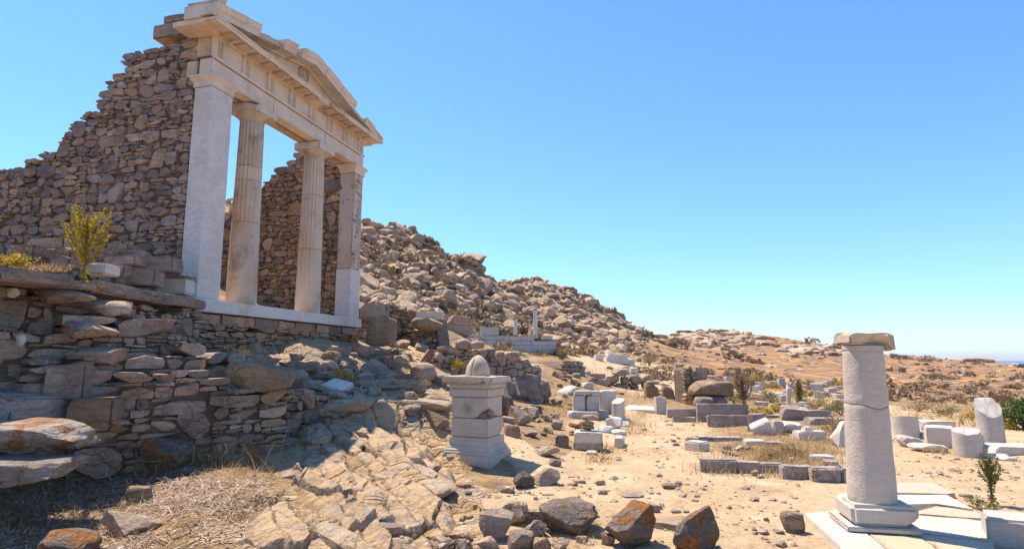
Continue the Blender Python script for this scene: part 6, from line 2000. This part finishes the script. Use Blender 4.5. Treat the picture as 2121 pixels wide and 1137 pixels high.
def shrub(label, name, p, w, h, leafmat, n, leaf, clumps=14, rng=nrng, cat='shrub', group=None, stems=True):
    """leafy shrub: clumps of leaves round a few stems"""
    s = thing(name, label, cat, p, 0, group)
    C = []
    for k in range(clumps):
        a = rng.uniform(0, 6.28); q = rng.uniform(0, 1) ** .5
        C.append((math.cos(a) * q * w * .42, math.sin(a) * q * w * .42, h * rng.uniform(.2, 1.0) * (1 - .5 * q * q)))
    C = np.array(C)
    k = rng.randint(0, clumps, n)
    P = C[k] + rng.normal(0, 1, (n, 3)) * np.array([w, w, h]) * .12
    P[:, 2] = np.maximum(P[:, 2], .01)
    V, F = leaf_quads(P, leaf, rng)
    add('foliage', mesh_np('foliage', V, F, leafmat, True, 0), s)
    if stems:
        mb = MB()
        for c in C[:9]:
            V, F = tube([(0, 0, 0), tuple(c * .5 + np.array([0, 0, .1 * h])), tuple(c)], [w * .018, w * .012, w * .005], 5)
            mb.put(V, F)
        add('stem', mb.mesh('stem', BRUSH, True, 0), s)
    return s

def mullein(label, p, h, nb, mat, sd, spread=.34, name='candelabra_plant', fat=1.0, start=.25):
    """dried candelabra plant: upright stalk, curved side shoots covered in tiny leaves"""
    rng = np.random.RandomState(sd)
    s = thing(name, label, 'plant', p, 0)
    mb = MB()
    lean = rng.uniform(-.05, .05)
    def stalk(t):
        return Vector((lean * h * t * t, 0, h * t))
    V, F = tube([stalk(k / 8) for k in range(9)], [.016 * fat * (1 - .75 * k / 8) for k in range(9)], 6); mb.put(V, F)
    L = []
    for t in np.linspace(.03, .98, 70):
        for _ in range(7):
            L.append(np.array(stalk(t)) + rng.normal(0, .011 * fat + .035 * fat * max(0, .45 - t), 3))
    for b in range(nb):
        t0 = start + (.86 - start) * (b + rng.uniform(0, .8)) / nb
        a = b * 2.4 + rng.uniform(-.3, .3)
        ln = h * spread * (1.15 - t0 * .75) * rng.uniform(.8, 1.15)
        o = np.array(stalk(t0))
        d = np.array([math.cos(a), math.sin(a), 0])
        pts = [o + d * ln * (q - .22 * q * q) + np.array([0, 0, 1]) * ln * (.35 * q + .85 * q * q) for q in np.linspace(0, 1, 6)]
        V, F = tube(pts, [.008 * fat * (1 - .6 * k / 5) for k in range(6)], 4); mb.put(V, F)
        for q in np.linspace(.1, 1, int(34 * ln / (.3 * fat))):
            k = q * 5; i = min(4, int(k)); f = k - i
            c = pts[i] * (1 - f) + pts[i + 1] * f
            for _ in range(4):
                L.append(c + rng.normal(0, .011 * fat, 3))
    add('stalk', mb.mesh('stalk', mat, True, 0), s)
    V, F = leaf_quads(np.array(L), .016 * fat, rng)
    add('foliage', mesh_np('foliage', V, F, mat, True, 0), s)
    return s
mullein('tall yellow candelabra plant growing on the beam end before the tall wall', at(172, 588, 7.6), .90, 26, YELLOW, 5, .46)
mullein('small reddish candelabra plant beside the pavement at the right', on(2056, 1046), .52, 18, OLIVE, 8, .36, start=.4)
mullein('dark dry candelabra plant behind the tall granite panel', on(1541, 846), 1.15, 18, BRUSH, 9, .40, fat=2.2)
mullein('dark upright thistle right of the torso-like marble fragment', on(1656, 838), .95, 12, OLIVE, 10, .22, fat=2.4)
shrub('low yellow-green shrub on the ledge at the left edge', 'shrub', at(14, 552, 6.9), .42, .17, YELLOW, 900, .02)
shrub('small leafy weed beside the stalk of the reddish plant', 'weed', on(2030, 1056), .34, .14, OLIVE, 420, .016, cat='weed')
shrub('green bush cut off by the right edge', 'bush', on(2120, 890), 1.3, .72, GREENB, 4200, .035, 26, cat='bush')
shrub('dry brown bush under the podium behind the lower wall step', 'bush', on(482, 748), .55, .30, BRUSH, 700, .02, cat='bush')
shrub('golden bush in the shaded heap above the tilted white block', 'bush', at(705, 788, 10.9), .46, .20, YELLOW, 700, .02, cat='bush')
shrub('orange bush on the slope left of the altar top stone', 'bush', at(945, 765, 17.0), .5, .34, YELLOW, 700, .028, cat='bush')
shrub('brown thicket left of the white terrace', 'bush', at(945, 690, 27), 1.6, 1.2, BRUSH, 1500, .06, cat='bush')
for px, py, w, h, m, lab in [(1700, 848, 60, 36, YELLOW, 'yellow-green bush left of the standing column'), (1742, 860, 44, 30, OLIVE, 'olive bush half behind the standing column'), (1726, 900, 46, 46, BRUSH, 'brown thorny bush left of the column among kerb blocks'), (1596, 834, 44, 26, OLIVE, 'low olive bush before the far marble blocks'), (1660, 830, 30, 18, YELLOW, 'small yellow bush beside the torso-like fragment'), (1640, 948, 60, 34, STRAW, 'tall straw tuft inside the enclosure'), (1600, 955, 60, 24, STRAW, 'straw tuft in the middle of the enclosure'), (2010, 870, 34, 30, YELLOW, 'yellow weeds left of the tall broken column'), (2088, 888, 24, 20, YELLOW, 'yellow weeds right of the tall broken column'), (1905, 852, 60, 22, BRUSH, 'brown brush behind the flat white slab'), (1960, 862, 46, 22, OLIVE, 'olive brush behind the squared white block'), (1440, 840, 30, 30, BRUSH, 'grey dry bush left of the huge flat boulder'), (1345, 758, 40, 28, BRUSH, 'dry bush right of the far white blocks'), (1165, 745, 22, 20, OLIVE, 'weed at the right end of the white terrace'), (1088, 716, 18, 22, YELLOW, 'yellow weed before the white terrace'), (1520, 838, 40, 34, OLIVE, 'olive weed right of the huge flat boulder')]:
    p = on(px, py)
    q = p.y / FPX
    shrub(lab, 'bush', p, w * q, h * q, m, 700, max(.02, 1.6 * q), cat='bush')
for k in range(22):
    px, py = hr.uniform(1500, 1760), hr.uniform(796, 862)
    p = on(px, py)
    q = p.y / FPX
    w = hr.uniform(18, 40)
    shrub('low dry bush scattered among the far marble fragments', 'bush', p, w * q, w * q * hr.uniform(.4, .8), hr.choice((OLIVE, YELLOW, BRUSH, STRAW)), 420, max(.02, 1.8 * q), 9, cat='bush', group='bushes of the far ruin field')
# hill scrub
pts = [(hr.uniform(1290, 2125), 690 + 150 * hr.random() ** 1.3) for _ in range(5200)] + [(hr.uniform(760, 1340), hr.uniform(500, 740)) for _ in range(2600)]
X, Y_, Z = grid_hits(pts, 30.0)
pat = fbm2(X, Y_, .045, 3, 91)
mb = MB()
for x, y, z, q in zip(X, Y_, Z, pat):
    if q < -.02 + hr.uniform(-.12, .12) or (x > .42 * y and hr.random() < .5) or (x > .12 * y and y < 75 and hr.random() < .45):
        continue
    s = hr.lognormvariate(-.95, .5) * (.55 + y / 150)
    k = 46 if y < 80 else 20
    Q = nrng.normal(0, 1, (k, 3))
    Q = Q / np.linalg.norm(Q, axis=1)[:, None] * nrng.uniform(.35, 1, (k, 1)) * np.array([s, s, s * .55])
    Q[:, 2] = np.abs(Q[:, 2])
    V, F = leaf_quads(Q, s * (.26 if y < 80 else .42), nrng)
    mb.put(V, F, TRS((x, y, z + s * .04)))
kind(add('hill_scrub', mb.mesh('hill_scrub', SCRUB, False, 0)), 'stuff')

# small stones and pebbles
pts = ground_pts([(600, 740, 900, 900, 5), (880, 990, 1500, 1137, 5), (1050, 850, 1450, 1040, 5), (1450, 1000, 1660, 1137, 2), (400, 980, 900, 1137, 2), (1780, 900, 2121, 1060, 2), (1100, 750, 1420, 860, 5), (800, 700, 900, 760, 2), (1500, 790, 1760, 870, 2), (0, 1000, 400, 1137, 1), (1850, 940, 2121, 1000, 1)], 2000, hr)
P = hits_near(pts)
mb = MB()
for x, y, z in P:
    s = hr.lognormvariate(-4.35, .5) * (1 + y / 14)
    V, F = LOW[hr.randrange(10)] if y < 12 and s > .04 else ico(1)
    mb.put(V, F, TRS((x, y, z + s * .15), (hr.uniform(-.3, .3), hr.uniform(-.3, .3), hr.uniform(0, 6)), (s, s * hr.uniform(.6, 1), s * hr.uniform(.35, .6))))
kind(add('pebbles', mb.mesh('pebbles', RUB_SUN, True, 30)), 'stuff')
# ------------------------------------------------------------------ sea air that pales the far island
def haze():
    t = bpy.data.materials.new('haze')
    t.use_nodes = True
    n = t.node_tree
    n.nodes.remove(n.nodes['Principled BSDF'])
    v = n.nodes.new('ShaderNodeVolumePrincipled')
    v.inputs['Color'].default_value = (.90, .94, 1.0, 1)
    v.inputs['Density'].default_value = 0.00004
    v.inputs['Anisotropy'].default_value = 0.2
    n.links.new(v.outputs[0], n.nodes['Material Output'].inputs['Volume'])
    b = 45000
    V = [(x, y, z) for x in (-b, b) for y in (-b, b) for z in (-420, 260)]
    F = [(0, 1, 3, 2), (4, 6, 7, 5), (0, 4, 5, 1), (2, 3, 7, 6), (0, 2, 6, 4), (1, 5, 7, 3)]
    kind(add('haze', mesh_np('haze', V, F, t, False)), 'stuff')
haze()
